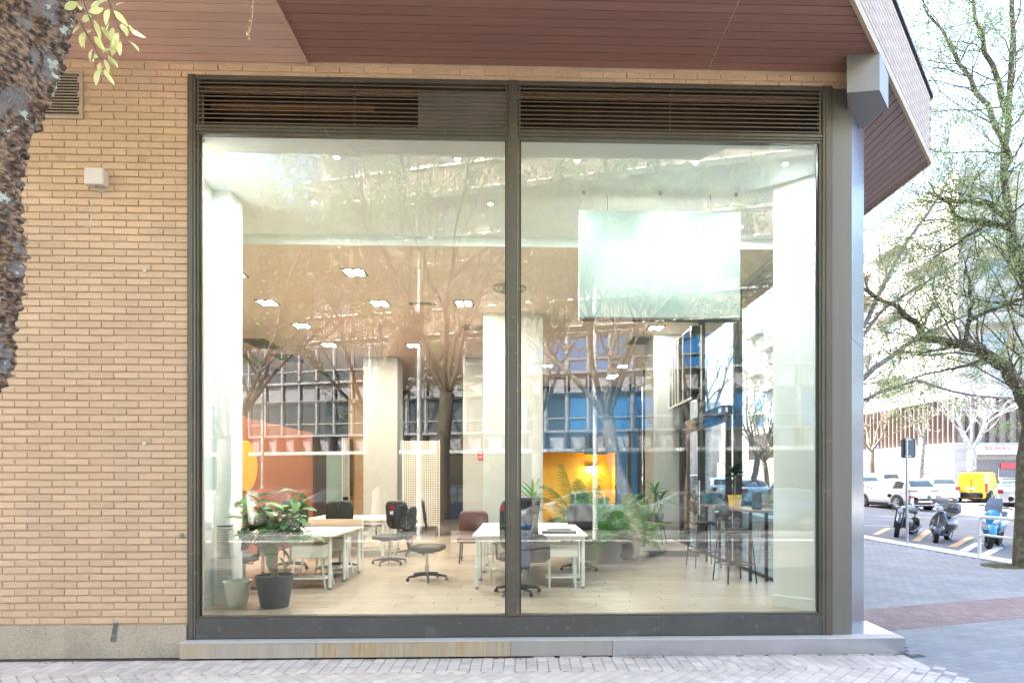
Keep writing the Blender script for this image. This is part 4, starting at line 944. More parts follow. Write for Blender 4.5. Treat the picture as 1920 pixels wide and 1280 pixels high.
# ficus in charcoal pot
p = fi(502,1143); fi_t = thing('ficus','bushy ficus in a charcoal pot inside the left window corner','potted plant',(p.x,p.y+.2,ZF))
pot(fi_t,.155,.215,.375,pot_gr); r = random.Random(11); lm = [leafmesh('leaf', .19, .11, fic_g, b, 5, .25, pet=.05) for b in (.15,.35,.6)]
for k in range(4): MB().tube([(.03*cos(k*1.6),.03*sin(k*1.6),.33),(.02*cos(k*1.6+1),.02*sin(k*1.6+1),.55),(.06*cos(k*1.6),.06*sin(k*1.6),.85)],[.016,.013,.011],7).build('stem', M('ficus_bark',(0.42,0.36,0.24),.8,var=.2,vs=25), fi_t, smooth=True)
for k in range(28):
    a = k*2.399; e = Vector((.46*cos(a)*r.uniform(.5,1.05), .34*sin(a)*r.uniform(.4,1), r.uniform(.78,1.36))); s0 = Vector((.03*cos(a),.03*sin(a),.72))
    mid = s0.lerp(e,.5)+Vector((0,0,.05)); MB().tube([s0,mid,e],[.009,.007,.004],5).build('branch', MATS['ficus_bark'], fi_t, smooth=True)
    for j in range(8):
        f = .35+.65*j/7; q = s0.lerp(mid,f*2) if f < .5 else mid.lerp(e,(f-.5)*2); b = a+j*2.4
        o = obj('leaf', lm[r.randrange(3)], fi_t, loc=q, rot=(r.uniform(-.4,.4), r.uniform(-.5,.45), b)); s = r.uniform(.7,1.12); o.scale=(s,s,s)
for k in range(8):
    o = obj('leaf', lm[2], fi_t, loc=(.02,-.03,.62+.03*k), rot=(r.uniform(-.4,.4), r.uniform(.3,.9), k*2.2))
p = fi(436,1141); wpn = thing('white_pot','empty round white pot beside the charcoal ficus pot','plant pot',(p.x,p.y+.13,ZF)); pot(wpn,.105,.15,.31,pot_wh)
MB().lathe([(.150,.285),(.158,.29),(.158,.312),(.148,.313)],32,caps=False).build('rim',pot_wh,wpn,smooth=True)
# central palms
palm(1.30,5.55,ZF,'tall feathery palm arching in front of the ochre niche',13,1.25,palm_g,.42,.24,5)
palm(1.55,5.0,ZF,'broad low palm with drooping fronds behind the right desk block',22,.95,palm_g,.38,.26,9,pm=pot_gr)
palm(2.05,5.5,ZF,'spiky grass-leaved palm at the right of the palm cluster',18,.85,palm_y,.38,.22,14)
palm(1.05,6.3,ZF+.126,'fan of pale palm fronds behind the palm cluster',12,1.3,palm_g,.4,.2,21)
palm(2.62,8.3,ZP,'wispy long-leaved palm in front of the white column by the door',20,.85,palm_y,.35,.16,33)
palm(2.62,11.0,ZP,'bushy fern on the slim black plant stand',16,.5,palm_g,.25,.15,45)
palm(2.3,13.0,ZP,'small yellow-green palm before the blue wall',14,.6,palm_y,.3,.15,52)
whorl('dracaena','young dracaena sprouting behind the black chair by the window post',.22,5.2,ZF+.0,drac_g,.42,.06,13,.75,3,.16,.45,pot_gr,7,.4)
whorl('dracaena','leafy dracaena in a patterned pot on the round side table',2.93,7.0,ZP+.462,drac_g,.38,.07,16,.42,2,.11,.20,pot_gr,8,.6)
whorl('dracaena','small spiky dracaena in a black pot on the platform edge',2.45,6.6,ZP,drac_g,.30,.03,18,.30,1,.12,.24,pot_gr,15,.5)
whorl('rubber_plant','dark-leaved rubber plant in a yellow pot on the bar table',3.50,3.95,ZF+1.057,rub_g,.24,.13,10,.32,1,.115,.19,M('pot_yellow',(0.62,0.42,0.10),.5),19,.3)
tp = thing('planter','blue planter of trailing leaves at the far end of the bar table','planter',(3.45,5.0,ZF+1.057))
MB().cbox(-.15,.15,-.10,.10,0,.19,.006).build('trough',M('planter_blue',(0.05,0.13,0.20),.5),tp); MB().box(-.14,.14,-.09,.09,.191,.196).build('potting_soil',soil,tp)
lm2 = [leafmesh('leaf',.075,.06,leafmat('trail_green',(0.05,0.13,0.04)),b,4) for b in (.2,.6)]
for k in range(46):
    a = r.uniform(0,2*pi); o = obj('leaf', lm2[k%2], tp, loc=(.20*cos(a)*r.random()**.5,.13*sin(a),r.uniform(-.02,.30) if abs(cos(a))<.8 else r.uniform(-.2,.2)), rot=(r.uniform(-.5,.5),r.uniform(-.6,.6),a))
dcm = MB().cbox(-.06,.06,-.04,.04,0,.26,.004).build('menu_holder', MATS['closer_black'], loc=(3.50,3.0,ZF+1.057)); tag(dcm,'dark upright menu holder at the near end of the bar table','menu holder')
# ================================================================ VEHICLES
tyre_m = M('tyre',(0.018,0.018,0.019),.85,var=.15); rim_m = M('alloy',(0.55,0.56,0.58),.28,metal=.9); chrome = M('chrome',(0.75,0.75,0.76),.12,metal=1.0)
cglass = M('car_glass',(0.035,0.05,0.05),.04,spec=.8,coat=.5); trimb = M('car_trim',(0.025,0.025,0.028),.55); plate_w = M('plate_white',(0.75,0.75,0.72),.4)
hl_m = M('headlight_lens',(0.6,0.65,0.7),.08,spec=.9,coat=1); tl_m = M('taillight_red',(0.30,0.012,0.018),.15,coat=1); amber = M('amber',(0.7,0.25,0.02),.2)
def paint(nm, c, metal=.35): return M(nm, c, .28, metal=metal, var=.02, coat=1.0)
CARS = {
 'hatch': dict(L=4.05, W=1.74, wb=2.50, r=.31, belt=.92, prof=[(-2.02,.55),(-1.99,.90),(-1.86,1.06),(-1.60,1.34),(-1.2,1.44),(-.4,1.48),(.25,1.42),(.62,1.24),(1.05,.99),(1.55,.88),(1.88,.72),(2.02,.50)], cab=(-1.86,1.02), pil=[(-1.50,-.75),(-.67,.12),(.19,.80)], mon=False),
 'suv': dict(L=4.30, W=1.80, wb=2.62, r=.34, belt=1.02, prof=[(-2.15,.60),(-2.12,.98),(-2.00,1.12),(-1.72,1.45),(-1.2,1.55),(-.3,1.57),(.35,1.51),(.75,1.32),(1.15,1.07),(1.65,.98),(2.02,.82),(2.15,.58)], cab=(-2.0,1.12), pil=[(-1.60,-.85),(-.77,.12),(.19,.92)], mon=False),
 'mpv': dict(L=4.35, W=1.80, wb=2.70, r=.32, belt=.98, prof=[(-2.15,.55),(-2.12,1.0),(-2.03,1.15),(-1.85,1.50),(-1.3,1.62),(-.2,1.64),(.5,1.54),(1.0,1.28),(1.40,1.0),(1.80,.86),(2.08,.70),(2.16,.50)], cab=(-2.03,1.36), pil=[(-1.72,-.95),(-.87,.12),(.19,1.05)], mon=False),
 'estate': dict(L=4.60, W=1.80, wb=2.70, r=.32, belt=.93, prof=[(-2.28,.55),(-2.25,.92),(-2.12,1.06),(-1.82,1.38),(-1.2,1.46),(-.3,1.48),(.30,1.42),(.72,1.22),(1.18,.98),(1.80,.86),(2.15,.70),(2.30,.50)], cab=(-2.12,1.12), pil=[(-1.78,-.92),(-.84,.15),(.22,.90)], mon=False),
 'sedan': dict(L=4.50, W=1.78, wb=2.66, r=.31, belt=.93, prof=[(-2.25,.50),(-2.22,.86),(-2.05,.98),(-1.62,1.02),(-1.25,1.24),(-.85,1.40),(-.2,1.45),(.35,1.39),(.78,1.18),(1.2,.96),(1.75,.85),(2.12,.70),(2.25,.48)], cab=(-1.60,1.14), pil=[(-1.20,-.68),(-.60,.22),(.29,.92)], mon=False),
 'van': dict(L=4.10, W=1.75, wb=2.68, r=.31, belt=1.06, prof=[(-2.03,.60),(-2.02,1.20),(-2.00,1.55),(-1.92,1.76),(-1.6,1.82),(-.3,1.84),(.35,1.78),(.80,1.48),(1.20,1.10),(1.60,.98),(1.90,.80),(2.04,.55)], cab=(-1.98,1.16), pil=[(-.20+.35,.92)], mon=True),
}
def car(kind, lab, loc, rz, pm, plate='', name='parked_car', rimn=5, clad=False, rails=False, group=None, tail_glass=None):
    C = CARS[kind]; L_, W, wb, rw, belt, prof = C['L'], C['W'], C['wb'], C['r'], C['belt'], C['prof']
    t = thing(name, lab, 'van' if kind == 'van' else 'car', loc, rz, group)
    zb = .22
    def ztop(x):
        for i in range(len(prof)-1):
            if prof[i][0] <= x <= prof[i+1][0]:
                f = (x-prof[i][0])/(prof[i+1][0]-prof[i][0]); return prof[i][1]+f*(prof[i+1][1]-prof[i][1])
        return prof[0][1] if x < prof[0][0] else prof[-1][1]
    def hw(x): return W/2*(1-.16*abs(x/(L_/2))**3.2)
    tum = .16 if kind == 'van' else .38
    def side(x, z):
        w_ = hw(x)
        if z <= .35: return w_*(.94+.06*(z-zb)/(.35-zb))
        b = min(belt, ztop(x)-.02)
        if z <= b: return w_*(1-.035*((z-.35)/(max(.1,b-.35)))**2)
        return w_*.965-(z-b)*tum
    xs = sorted(set([p_[0] for p_ in prof]+[-1.0,-.6,0,.5,.9,wb/2,-wb/2,wb/2+.2,-wb/2-.2]))
    secs = []
    for x in xs:
        zt = ztop(x); b = min(belt, zt-.05); wt = side(x, max(zt-.06,b+.001)); half = []
        zz = [zb,.35,.55,.55+(b-.55)*.6 if b > .6 else .56,b,b+(max(zt-.05,b+.01)-b)*.5,max(zt-.05,b+.012)]
        half = [(side(x, z) if k else side(x,z)*.96, z) for k, z in enumerate(zz)]
        half += [(half[-1][0]-.05, zt-.012),(half[-1][0]*.55, zt),(0, zt+.012)]
        secs.append([(x, y, z) for y, z in half]+[(x, -y, z) for y, z in half[::-1][1:]])
    m = MB(); m.loft(secs, closed=True, caps=True); body = m.build('body', pm, t, smooth=True, ang=38)
    # side windows
    for s in (-1, 1):
        for (xa, xb) in C['pil']:
            m = MB(); n = 5; vs = []
            for i in range(n+1):
                x = xa+(xb-xa)*i/n; z0 = belt+.035; z1 = max(z0+.01, ztop(x)-.10)
                for f in (0,.5,1): z = z0+(z1-z0)*f; vs.append((x, s*(side(x,z)+.007), z))
            fs = []
            for i in range(n):
                for k in range(2):
                    q = (i*3+k, i*3+k+1, i*3+k+4, i*3+k+3); fs.append(q if s < 0 else q[::-1])
            m.add(vs, fs); m.build('side_window', cglass, t, smooth=True)
        for (xa, xb) in [q for q in C['pil']]:
            xm = xa-.03
            m = MB(); m.add([(xm-.004,s*(side(xm,z)+.004),z) for z in (.30,.6,belt)]+[(xm+.004,s*(side(xm,z)+.004),z) for z in (.30,.6,belt)],[(0,1,4,3),(1,2,5,4)]); m.build('door_seam', trimb, t)
            MB().cbox(xa+.04,xa+.20,s*(side(xa+.1,belt-.12))-.02,s*(side(xa+.1,belt-.12))+.022,belt-.14,belt-.11,.004).build('door_handle', pm, t)
        # sill
        m = MB(); m.loft([[(x, s*(side(x,.25)+.012), .20),(x, s*(side(x,.30)+.014), .33),(x, s*(side(x,.30)-.05), .33),(x, s*(side(x,.25)-.05), .20)] for x in (-wb/2+.34,0,wb/2-.34)]); m.build('sill', trimb, t)
        # mirror
        xm = C['cab'][1]-.30
        m = MB(); m.loft([[(xm+dx, s*(side(xm,belt)+.03+u_*.17)+0, belt+.09+v_*.075) for u_, v_ in ((0,-.8),(1,-1),(1.05,.6),(.1,.9))] for dx in (-.05,.05)]); m.build('mirror', pm, t)
    # windscreens
    def screen(xa, xb, nm, inset=.12):
        vs = []; n = 4
        for i in range(n+1):
            x = xa+(xb-xa)*i/n; z = ztop(x); zt0 = ztop(x-.02); zt1 = ztop(x+.02); sl_ = (zt1-zt0)/.04; nn = Vector((-sl_,0,1)).normalized()*.010
            wv = side(x, max(z-.06, min(belt, z-.05)))-inset
            for yy in (-wv,-wv*.5,0,wv*.5,wv):
                vs.append((x+nn.x, yy, z+.014*(1-abs(yy)/max(.1,wv))+nn.z))
        fs = []
        for i in range(n):
            for k in range(4): fs.append((i*5+k, i*5+k+1, (i+1)*5+k+1, (i+1)*5+k)[::-1])
        m = MB(); m.add(vs, fs); return m.build(nm, cglass, t, smooth=True)
    front = [p_ for p_ in prof if p_[0] > 0 and p_[1] > belt+.06]
    screen(C['cab'][1]-.06, front[0][0]+.10 if kind != 'sedan' else .42, 'windscreen', .07)
    if kind == 'van':
        for s in (-1,1): MB().box(-2.045,-2.03,s*.38-.30,s*.38+.30,.62,1.66).build('rear_door', pm, t)
    elif kind == 'sedan': screen(-1.56, -.92, 'rear_window', .09)
    else:
        rz0 = prof[2][0]+.02; rz1 = prof[3][0]+.03; screen(rz0, rz1, 'rear_window', .10)
    # wheels
    for sx in (-1,1):
        for s in (-1,1):
            cx, cyy = sx*wb/2, s*(W/2-.10); base = T(cx, cyy, rw, rx=-s*pi/2)
            m = MB(); m.lathe([(rw+.075,.0),(rw+.075,.098+.012),(rw+.045,.102+.012)],28,T(cx,cyy,rw+.01,rx=-s*pi/2),caps=True); m.build('wheel_arch', trimb, t, smooth=True, ang=30)
            m = MB(); m.lathe([(rw*.62,-.08),(rw*.96,-.085),(rw,-.05),(rw,.09),(rw*.96,.12),(rw*.66,.122)],30,base); wh = m.build('wheel', tyre_m, t, smooth=True, ang=40)
            m = MB(); m.lathe([(rw*.68,.118),(rw*.66,.128),(rw*.60,.120),(rw*.58,.105)],30,base,caps=False)
            m.lathe([(rw*.14,.10),(rw*.14,.132),(rw*.06,.136)],12,base)
            for k in range(rimn*2 if rimn < 7 else rimn):
                a = 2*pi*k/(rimn*2 if rimn < 7 else rimn)+(.14 if k%2 else 0); q = base @ Matrix.Rotation(a,4,'Z')
                m.add([(rw*.10,-.018,.118),(rw*.62,-.022,.112),(rw*.62,.022,.112),(rw*.10,.018,.118),(rw*.10,-.018,.134),(rw*.62,-.022,.127),(rw*.62,.022,.127),(rw*.10,.018,.134)],[(0,3,2,1),(4,5,6,7),(0,1,5,4),(1,2,6,5),(2,3,7,6),(3,0,4,7)],q)
            m.build('rim', rim_m, wh, smooth=True, ang=30)
            MB().lathe([(rw*.60,.100),(.01,.100)],20,base,caps=False).build('brake_disc', trimb, wh)
    # bumpers, lamps, plates
    xf, xb_ = prof[-1][0], prof[0][0]
    def bump(x, sgn, z0, z1, mt, nm, ext=.03, wv=.93):
        m = MB(); secs = []
        for k in range(9):
            f = -1+2*k/8; yy = f*W/2*wv; xx = x+sgn*(ext-.16*abs(f)**3.5)
            secs.append([(xx,yy,z0),(xx,yy,z1),(xx-sgn*.10,yy,z1),(xx-sgn*.10,yy,z0)])
        m.loft(secs); return m.build(nm, mt, t, smooth=True, ang=50)
    bump(xf, 1, .24, .52, pm, 'front_bumper', .03); bump(xf, 1, .30, .42, trimb, 'lower_grille', .036, .62); bump(xf, 1, .545, .62, trimb, 'grille', .0, .45)
    bump(xb_, -1, .26, .56, trimb if (clad or kind=='van') else pm, 'rear_bumper', .05)
    if clad: bump(xb_, -1, .38, .45, rim_m, 'skid_plate', .056, .80)
    for s in (-1,1):
        m = MB(); m.loft([[(xf-.30+dx, s*(hw(xf-.3+dx)*.985-dy), z) for z in (.60,.72)] for dx, dy in ((-.02,-.012),(.12,.0),(.22,.06),(.27,.24))], closed=False, caps=False)
        o = m.build('headlight', hl_m, t); so_ = o.modifiers.new('t','SOLIDIFY'); so_.thickness = .03; so_.offset = 0
        if kind == 'van': m = MB().cbox(xb_-.022,xb_+.10,s*(W/2-.10)-.05,s*(W/2-.10)+.06,.62,1.12,.01)
        elif clad:
            MB().cbox(xb_-.035,xb_+.25,s*(W/2-.30)-.22,s*(W/2-.30)+.20,.93,.985,.008).build('upper_taillight', tl_m, t)
            m = MB(); m.cbox(xb_-.045,xb_+.1,s*(W/2-.20)-.13,s*(W/2-.20)+.10,.60,.70,.01)
        else: m = MB().cbox(xb_-.03,xb_+.14,s*(W/2-.22)-.13,s*(W/2-.22)+.12,.70,.92,.02)
        m.build('taillight', tl_m, t)
    for x, sg_, zz in ((xf+.042,1,.45),(xb_-(.062 if clad or kind=='van' else .055),-1,.66 if clad else (.56 if kind!='van' else .80))):
        MB().box(x-.008,x+.008,-.26,.26,zz-.055,zz+.055).build('number_plate', plate_w, t)
        if plate: text('plate_text', plate, .085, trimb, t, (x+sg_*.0095,0,zz), (pi/2,0,sg_*pi/2), extr=.0005)
    if rails:
        for s in (-1,1): MB().tube([(-1.5,s*W*.36,ztop(-1.5)+.0),(-1.4,s*W*.37,ztop(-1.4)+.05),(.0,s*W*.37,ztop(0)+.05),(.25,s*W*.36,ztop(.25)-.0)],.016,6).build('roof_rail', trimb, t)
    if kind == 'van':
        for xx in (-1.5,-.7): MB().box(xx-.03,xx+.03,-.78,.78,ztop(xx)+.05,ztop(xx)+.08).build('roof_bar', trimb, t)
        m = MB(); m.box(-1.55,-.6,-.02,.02,ztop(-1)+.085,ztop(-1)+.12); m.build('roof_load', trimb, t)
        MB().box(-2.055,-2.046,-.01,.01,.6,1.66).build('door_seam', trimb, t)
    MB().box(-L_*.44,L_*.44,-W*.40,W*.40,.14,.30).build('underbody', trimb, t)
    return t
white = paint('car_white',(0.72,0.72,0.74),.05); silver = paint('car_silver',(0.50,0.51,0.54),.6); dblue = paint('car_blue',(0.012,0.03,0.075),.4); maroon = paint('car_brown',(0.055,0.022,0.020),.4)
red = paint('car_red',(0.50,0.02,0.015),.1); yel = paint('van_yellow',(0.85,0.58,0.02),.0); lblue = paint('car_lightblue',(0.20,0.33,0.45),.5); mgrey = paint('car_midgrey',(0.20,0.205,0.22),.5); sblue = paint('car_steelblue',(0.07,0.13,0.19),.4); black = paint('car_black',(0.02,0.02,0.022),.3); grey = paint('car_grey',(0.12,0.125,0.135),.5)
def place(kind, lab, px, py, heading, pm, **k):
    p = frd(px, py); return car(kind, lab, (p.x, p.y, p.z), radians(heading), pm, **k)
# right-hand street
place('suv','white crossover car with black cladding, rear corner towards us',1678,952,95,white,plate='5715 LM',clad=True,rails=True)
place('hatch','white hatchback with red tail lamps behind the white crossover',1752,938,72,white,plate='')
place('van','bright yellow van with roof bars',1838,939,40,yel,plate='9143 HX',name='parked_van')
place('sedan','silver saloon car right of the yellow van',1906,947,50,silver)
car('hatch','white car nose half hidden by the corner column',( 13.0,21.2,.12),radians(-100),white)
place('mpv','pale blue car roof showing over the white crossover',1640,925,95,lblue)
place('estate','white estate car far behind, left of the signpost',1600,930,92,white)
place('hatch','white small car seen through the side glazing next to the bar stools',1478,950,80,white)
place('sedan','pale blue saloon seen through the entrance glazing',1400,944,85,lblue)
place('estate','silver estate car seen through the door glass',1340,940,88,silver)
place('hatch','white car seen beyond the rear opening',1214,934,90,white)
place('suv','dark grey car farther along beyond the door glass',1290,930,90,grey)
place('sedan','silver saloon beyond the yellow van, roof only',1870,934,95,silver)
# far kerb of the street behind the camera (seen mirrored in the panes)
YC_ = -17.0
def rx_(px, Yr): return xat(px, Yr)     # mirrored pixel -> world x
def streetcar(kind, lab, px, Yr, heading, pm, **k): return car(kind, lab, (rx_(px, Yr), -Yr, RZ), radians(heading), pm, **k)
streetcar('mpv','dark blue people carrier mirrored beside the big tree trunk',838,16.9,180,dblue,rimn=8)
streetcar('suv','dark brown crossover mirrored behind the left desks',628,16.6,172,maroon,rimn=5)
streetcar('hatch','grey hatchback nose mirrored behind the ficus',520,18.3,215,grey)
streetcar('hatch','red hatchback mirrored on the left, behind the silver nose',470,19.4,190,red)
streetcar('estate','silver estate car mirrored in front of the ochre niche',1085,17.0,180,silver,rails=True)
streetcar('sedan','mid grey saloon mirrored in the right pane behind the dracaena',1275,16.8,180,mgrey)
streetcar('suv','steel blue crossover mirrored at the bar stools',1432,16.6,184,sblue,plate='3434 DXR')
streetcar('hatch','white hatchback mirrored in the left pane edge',400,17.2,184,white)
streetcar('estate','black estate car farther left along the street behind us',250,17.4,182,black)

# ---------------------------------------------------------------- two-wheelers
def wheel2(t, x, r, w, mt_rim=rim_m, spokes=5, steer=None, zc=None):
    """tyre and rim in the xz plane at x"""
    base = T(x,0,zc or r,rx=pi/2)
    if steer: base = steer @ base
    m = MB(); prof = [(r*.70,-w*.5),(r*.93,-w*.55),(r,-w*.2),(r,w*.2),(r*.93,w*.55),(r*.70,w*.5)]; m.lathe(prof,30,base,caps=False)
    wh = m.build('wheel', tyre_m, t, smooth=True, ang=60)
    m = MB(); m.lathe([(r*.72,-w*.42),(r*.66,-w*.3),(r*.66,w*.3),(r*.72,w*.42)],26,base,caps=False); m.lathe([(r*.16,-w*.4),(r*.16,w*.4)],12,base)
    for k in range(spokes):
        q = base @ Matrix.Rotation(2*pi*k/spokes,4,'Z'); m.box(r*.1,r*.68,-.016,.016,-.012,.012,q)
    m.build('rim', mt_rim, wh, smooth=True, ang=30); return wh
bikep = paint('bike_black',(0.02,0.02,0.022),.2); scg = paint('scooter_grey',(0.055,0.06,0.075),.5); scb = paint('scooter_blue',(0.01,0.22,0.42),.4); seatm = M('seat_vinyl',(0.03,0.03,0.032),.6)
def sec(x, z, w_, h, n=12, e=.8, y=0):
    return [(x, y+math.copysign(abs(cos(2*pi*k/n))**e, cos(2*pi*k/n))*w_/2, z+math.copysign(abs(sin(2*pi*k/n))**e, sin(2*pi*k/n))*h/2) for k in range(n)]
def hsec(x, z, w_, l, n=12, e=.8):
    return [(x+math.copysign(abs(cos(2*pi*k/n))**e, cos(2*pi*k/n))*l/2, math.copysign(abs(sin(2*pi*k/n))**e, sin(2*pi*k/n))*w_/2, z) for k in range(n)]
def motorbike(lab, loc, rz):
    t = thing('motorcycle', lab, 'motorcycle', loc, rz); t.rotation_euler = (radians(-8),0,rz)
    st = T(.66,0,0) @ T(0,0,0,rz=radians(18)) @ T(-.66,0,0)
    wheel2(t,.70,.32,.12,M('rim_dark',(0.05,0.05,0.055),.4,metal=.5),6,st); wheel2(t,-.68,.31,.15,MATS['rim_dark'],6)
    for s in (-1,1): MB().tube([st@Vector((.70,s*.10,.32)),st@Vector((.50,s*.10,.92))],[.028,.022],8).build('fork', M('fork_dark',(0.10,0.10,0.11),.3,metal=.7), t, smooth=True)
    m = MB(); m.loft([hsec_(.70,a) for a in (0,)]) if False else None
    fn = MB(); 
    for k in range(9):
        pass
    secs = [[st@Vector((.70+.35*cos(a)*1.0, y, .32+.35*sin(a))) for y in (-.07,0,.07)] for a in [radians(30+12*k) for k in range(11)]]
    fn.loft(secs, closed=False, caps=False); o = fn.build('front_mudguard', bikep, t, smooth=True); o.modifiers.new('t','SOLIDIFY').thickness = .008
    MB().lathe([(.09,-.05),(.10,0),(.095,.05),(.02,.06)],20,st@T(.56,0,.86,ry=pi/2)).build('headlight', MATS['fork_dark'], t, smooth=True)
    MB().lathe([(.085,.052),(.06,.066),(.01,.07)],20,st@T(.56,0,.86,ry=pi/2)).build('headlight_lens', hl_m, t, smooth=True)
    MB().tube([st@Vector((.34,-.38,1.02)),st@Vector((.42,-.22,1.05)),st@Vector((.48,-.06,.98)),st@Vector((.48,.06,.98)),st@Vector((.42,.22,1.05)),st@Vector((.34,.38,1.02))],.014,8).build('handlebar', chrome, t, smooth=True)
    for s in (-1,1):
        MB().tube([st@Vector((.34,s*.38,1.02)),st@Vector((.30,s*.50,1.01))],.02,8).build('grip', trimb, t)
        MB().tube([st@Vector((.40,s*.26,1.05)),st@Vector((.42,s*.36,1.26))],.007,6).build('mirror_stem', trimb, t)
        MB().lathe([(.055,-.012),(.062,0),(.05,.014)],16,st@T(.42,s*.37,1.29,ry=pi/2)).build('mirror', trimb, t, smooth=True)
        MB().lathe([(.03,-.03),(.03,.03)],10,st@T(.56,s*.20,.84,ry=pi/2)).build('indicator', amber, t)
    MB().loft([sec(.40,.88,.16,.12),sec(.28,.93,.26,.20),sec(.08,.92,.28,.20),sec(-.10,.86,.18,.12)]).build('fuel_tank', bikep, t, smooth=True)
    MB().loft([sec(-.04,.84,.20,.08),sec(-.25,.84,.26,.10),sec(-.55,.86,.24,.09),sec(-.72,.90,.14,.05)]).build('seat', seatm, t, smooth=True)
    MB().loft([sec(.34,.48,.24,.30),sec(.15,.48,.34,.40),sec(-.10,.46,.34,.36),sec(-.26,.44,.22,.24)]).build('engine', M('engine_metal',(0.16,0.16,0.165),.35,metal=.8), t, smooth=True)
    m = MB(); 
    for s in (-1,1): m.tube([(.40,s*.06,.86),(.34,s*.12,.40),(.1,s*.12,.26),(-.25,s*.12,.30),(-.30,s*.12,.78),(.3,s*.07,.82)],.018,7); m.tube([(-.25,s*.12,.36),(-.68,s*.10,.31)],.022,7)
    m.build('frame', trimb, t, smooth=True)
    MB().tube([(.30,.14,.42),(.22,.20,.22),(-.20,.20,.22),(-.72,.20,.34)],[.022,.022,.028,.045],10).build('exhaust', MATS['fork_dark'], t, smooth=True)
    MB().loft([sec(-.60,.76,.14,.10),sec(-.86,.82,.12,.06)]).build('tail', bikep, t, smooth=True)
    MB().tube([(-.02,.14,.26),(-.10,.34,.0)],.011,6).build('side_stand', trimb, t)
def scooter(lab, loc, rz, pm, kind, box=False):
    t = thing('scooter', lab, 'scooter', loc, rz); t.rotation_euler = (radians(-6),0,rz)
    st = T(.60,0,0) @ T(0,0,0,rz=radians(20)) @ T(-.60,0,0); rw = .23 if kind == 'retro' else .32
    rr = rim_m if kind == 'retro' else M('rim_black',(0.03,0.03,0.03),.4)
    wheel2(t,.66 if kind=='retro' else .74,rw,.11,rr,5,st); wheel2(t,-.60,rw,.12,rr,5)
    xw = .66 if kind == 'retro' else .74
    secs = [[st@Vector((xw+(rw+.04)*cos(a), y, rw+(rw+.05)*sin(a)-abs(y)*.35)) for y in (-.09,-.06,0,.06,.09)] for a in [radians(12+15*k) for k in range(11)]]
    m = MB(); m.loft(secs, closed=False, caps=False); o = m.build('front_mudguard', pm, t, smooth=True); o.modifiers.new('t','SOLIDIFY').thickness = .012
    if kind == 'retro':
        MB().loft([hsec(.52,.24,.20,.10),hsec(.50,.36,.42,.14),hsec(.48,.55,.46,.14),hsec(.44,.72,.42,.13),hsec(.40,.86,.24,.12),hsec(.37,.93,.14,.12)]).build('leg_shield', pm, t, smooth=True)
        MB().loft([sec(.46,.24,.30,.06),sec(.2,.22,.36,.06),sec(-.05,.24,.36,.07)]).build('footboard', trimb, t, smooth=True)
        MB().loft([sec(-.02,.50,.20,.36),sec(-.22,.50,.46,.46),sec(-.50,.50,.50,.46),sec(-.75,.55,.40,.34),sec(-.90,.62,.16,.16)]).build('rear_body', pm, t, smooth=True)
        MB().loft([sec(.0,.76,.18,.08),sec(-.25,.79,.30,.11),sec(-.60,.81,.28,.10),sec(-.80,.81,.16,.05)]).build('seat', seatm, t, smooth=True)
        MB().loft([sec(.50,1.0,.16,.14),sec(.40,1.02,.30,.17),sec(.28,1.0,.26,.12)]).build('headset', pm, t, smooth=True)
        MB().lathe([(.085,-.02),(.09,.02),(.06,.045),(.01,.05)],20,T(.50,0,1.0,ry=pi/2)).build('headlight', hl_m, t, smooth=True)
        for s in (-1,1): MB().lathe([(.045,-.01),(.04,.02)],14,T(.57,s*.14,.44,ry=pi/2)@Matrix.Scale(1.6,4,(1,0,0))).build('indicator', hl_m, t, smooth=True)
        MB().loft([hsec(.545,.45,.03,.03),hsec(.52,.80,.025,.03)]).build('horn_cover', chrome, t, smooth=True)
        wz = 1.02
        m = MB(); m.loft([[(.46,y,1.08+.0),(.44,y*1.05,1.20),(.38,y*.9,1.33),(.37,y*.9,1.33),(.43,y*1.05,1.20),(.45,y,1.08)] for y in (-.17,-.08,0,.08,.17)]); m.build('windscreen', M('smoke_screen',(0.22,0.23,0.25),.08,coat=1), t, smooth=True)
    else:
        MB().loft([hsec(.60,.34,.14,.14),hsec(.60,.50,.36,.22),hsec(.56,.68,.48,.28),hsec(.48,.86,.44,.26),hsec(.40,1.02,.30,.20),hsec(.34,1.10,.18,.12)]).build('front_fairing', pm, t, smooth=True)
        MB().loft([hsec(.66,.50,.30,.10),hsec(.64,.64,.40,.14),hsec(.60,.72,.34,.14)]).build('front_panel', M('scooter_white',(0.6,0.65,0.7),.3,coat=1), t, smooth=True)
        for s in (-1,1): MB().loft([sec(.72,.70,.10,.05,y=s*.12),sec(.60,.84,.10,.07,y=s*.17)]).build('headlight', hl_m, t, smooth=True)
        MB().loft([hsec(.60,.40,.24,.08),hsec(.54,.30,.30,.10)]).build('belly', trimb, t, smooth=True)
        MB().loft([sec(.40,.30,.34,.08),sec(.0,.30,.38,.08)]).build('footboard', trimb, t, smooth=True)
        MB().loft([sec(.05,.55,.26,.40),sec(-.30,.60,.40,.46),sec(-.70,.72,.36,.34),sec(-1.0,.86,.12,.12)]).build('rear_body', pm, t, smooth=True)
        MB().loft([sec(.10,.82,.22,.08),sec(-.30,.84,.32,.12),sec(-.80,.92,.24,.10)]).build('seat', seatm, t, smooth=True)
        m = MB(); m.loft([[(.50,y,.98),(.40,y*.95,1.20),(.30,y*.7,1.36),(.29,y*.7,1.36),(.39,y*.95,1.20),(.49,y,.98)] for y in (-.20,-.1,0,.1,.20)]); m.build('windscreen', M('smoke_blue',(0.08,0.10,0.16),.08,coat=1), t, smooth=True)
        wz = 1.10
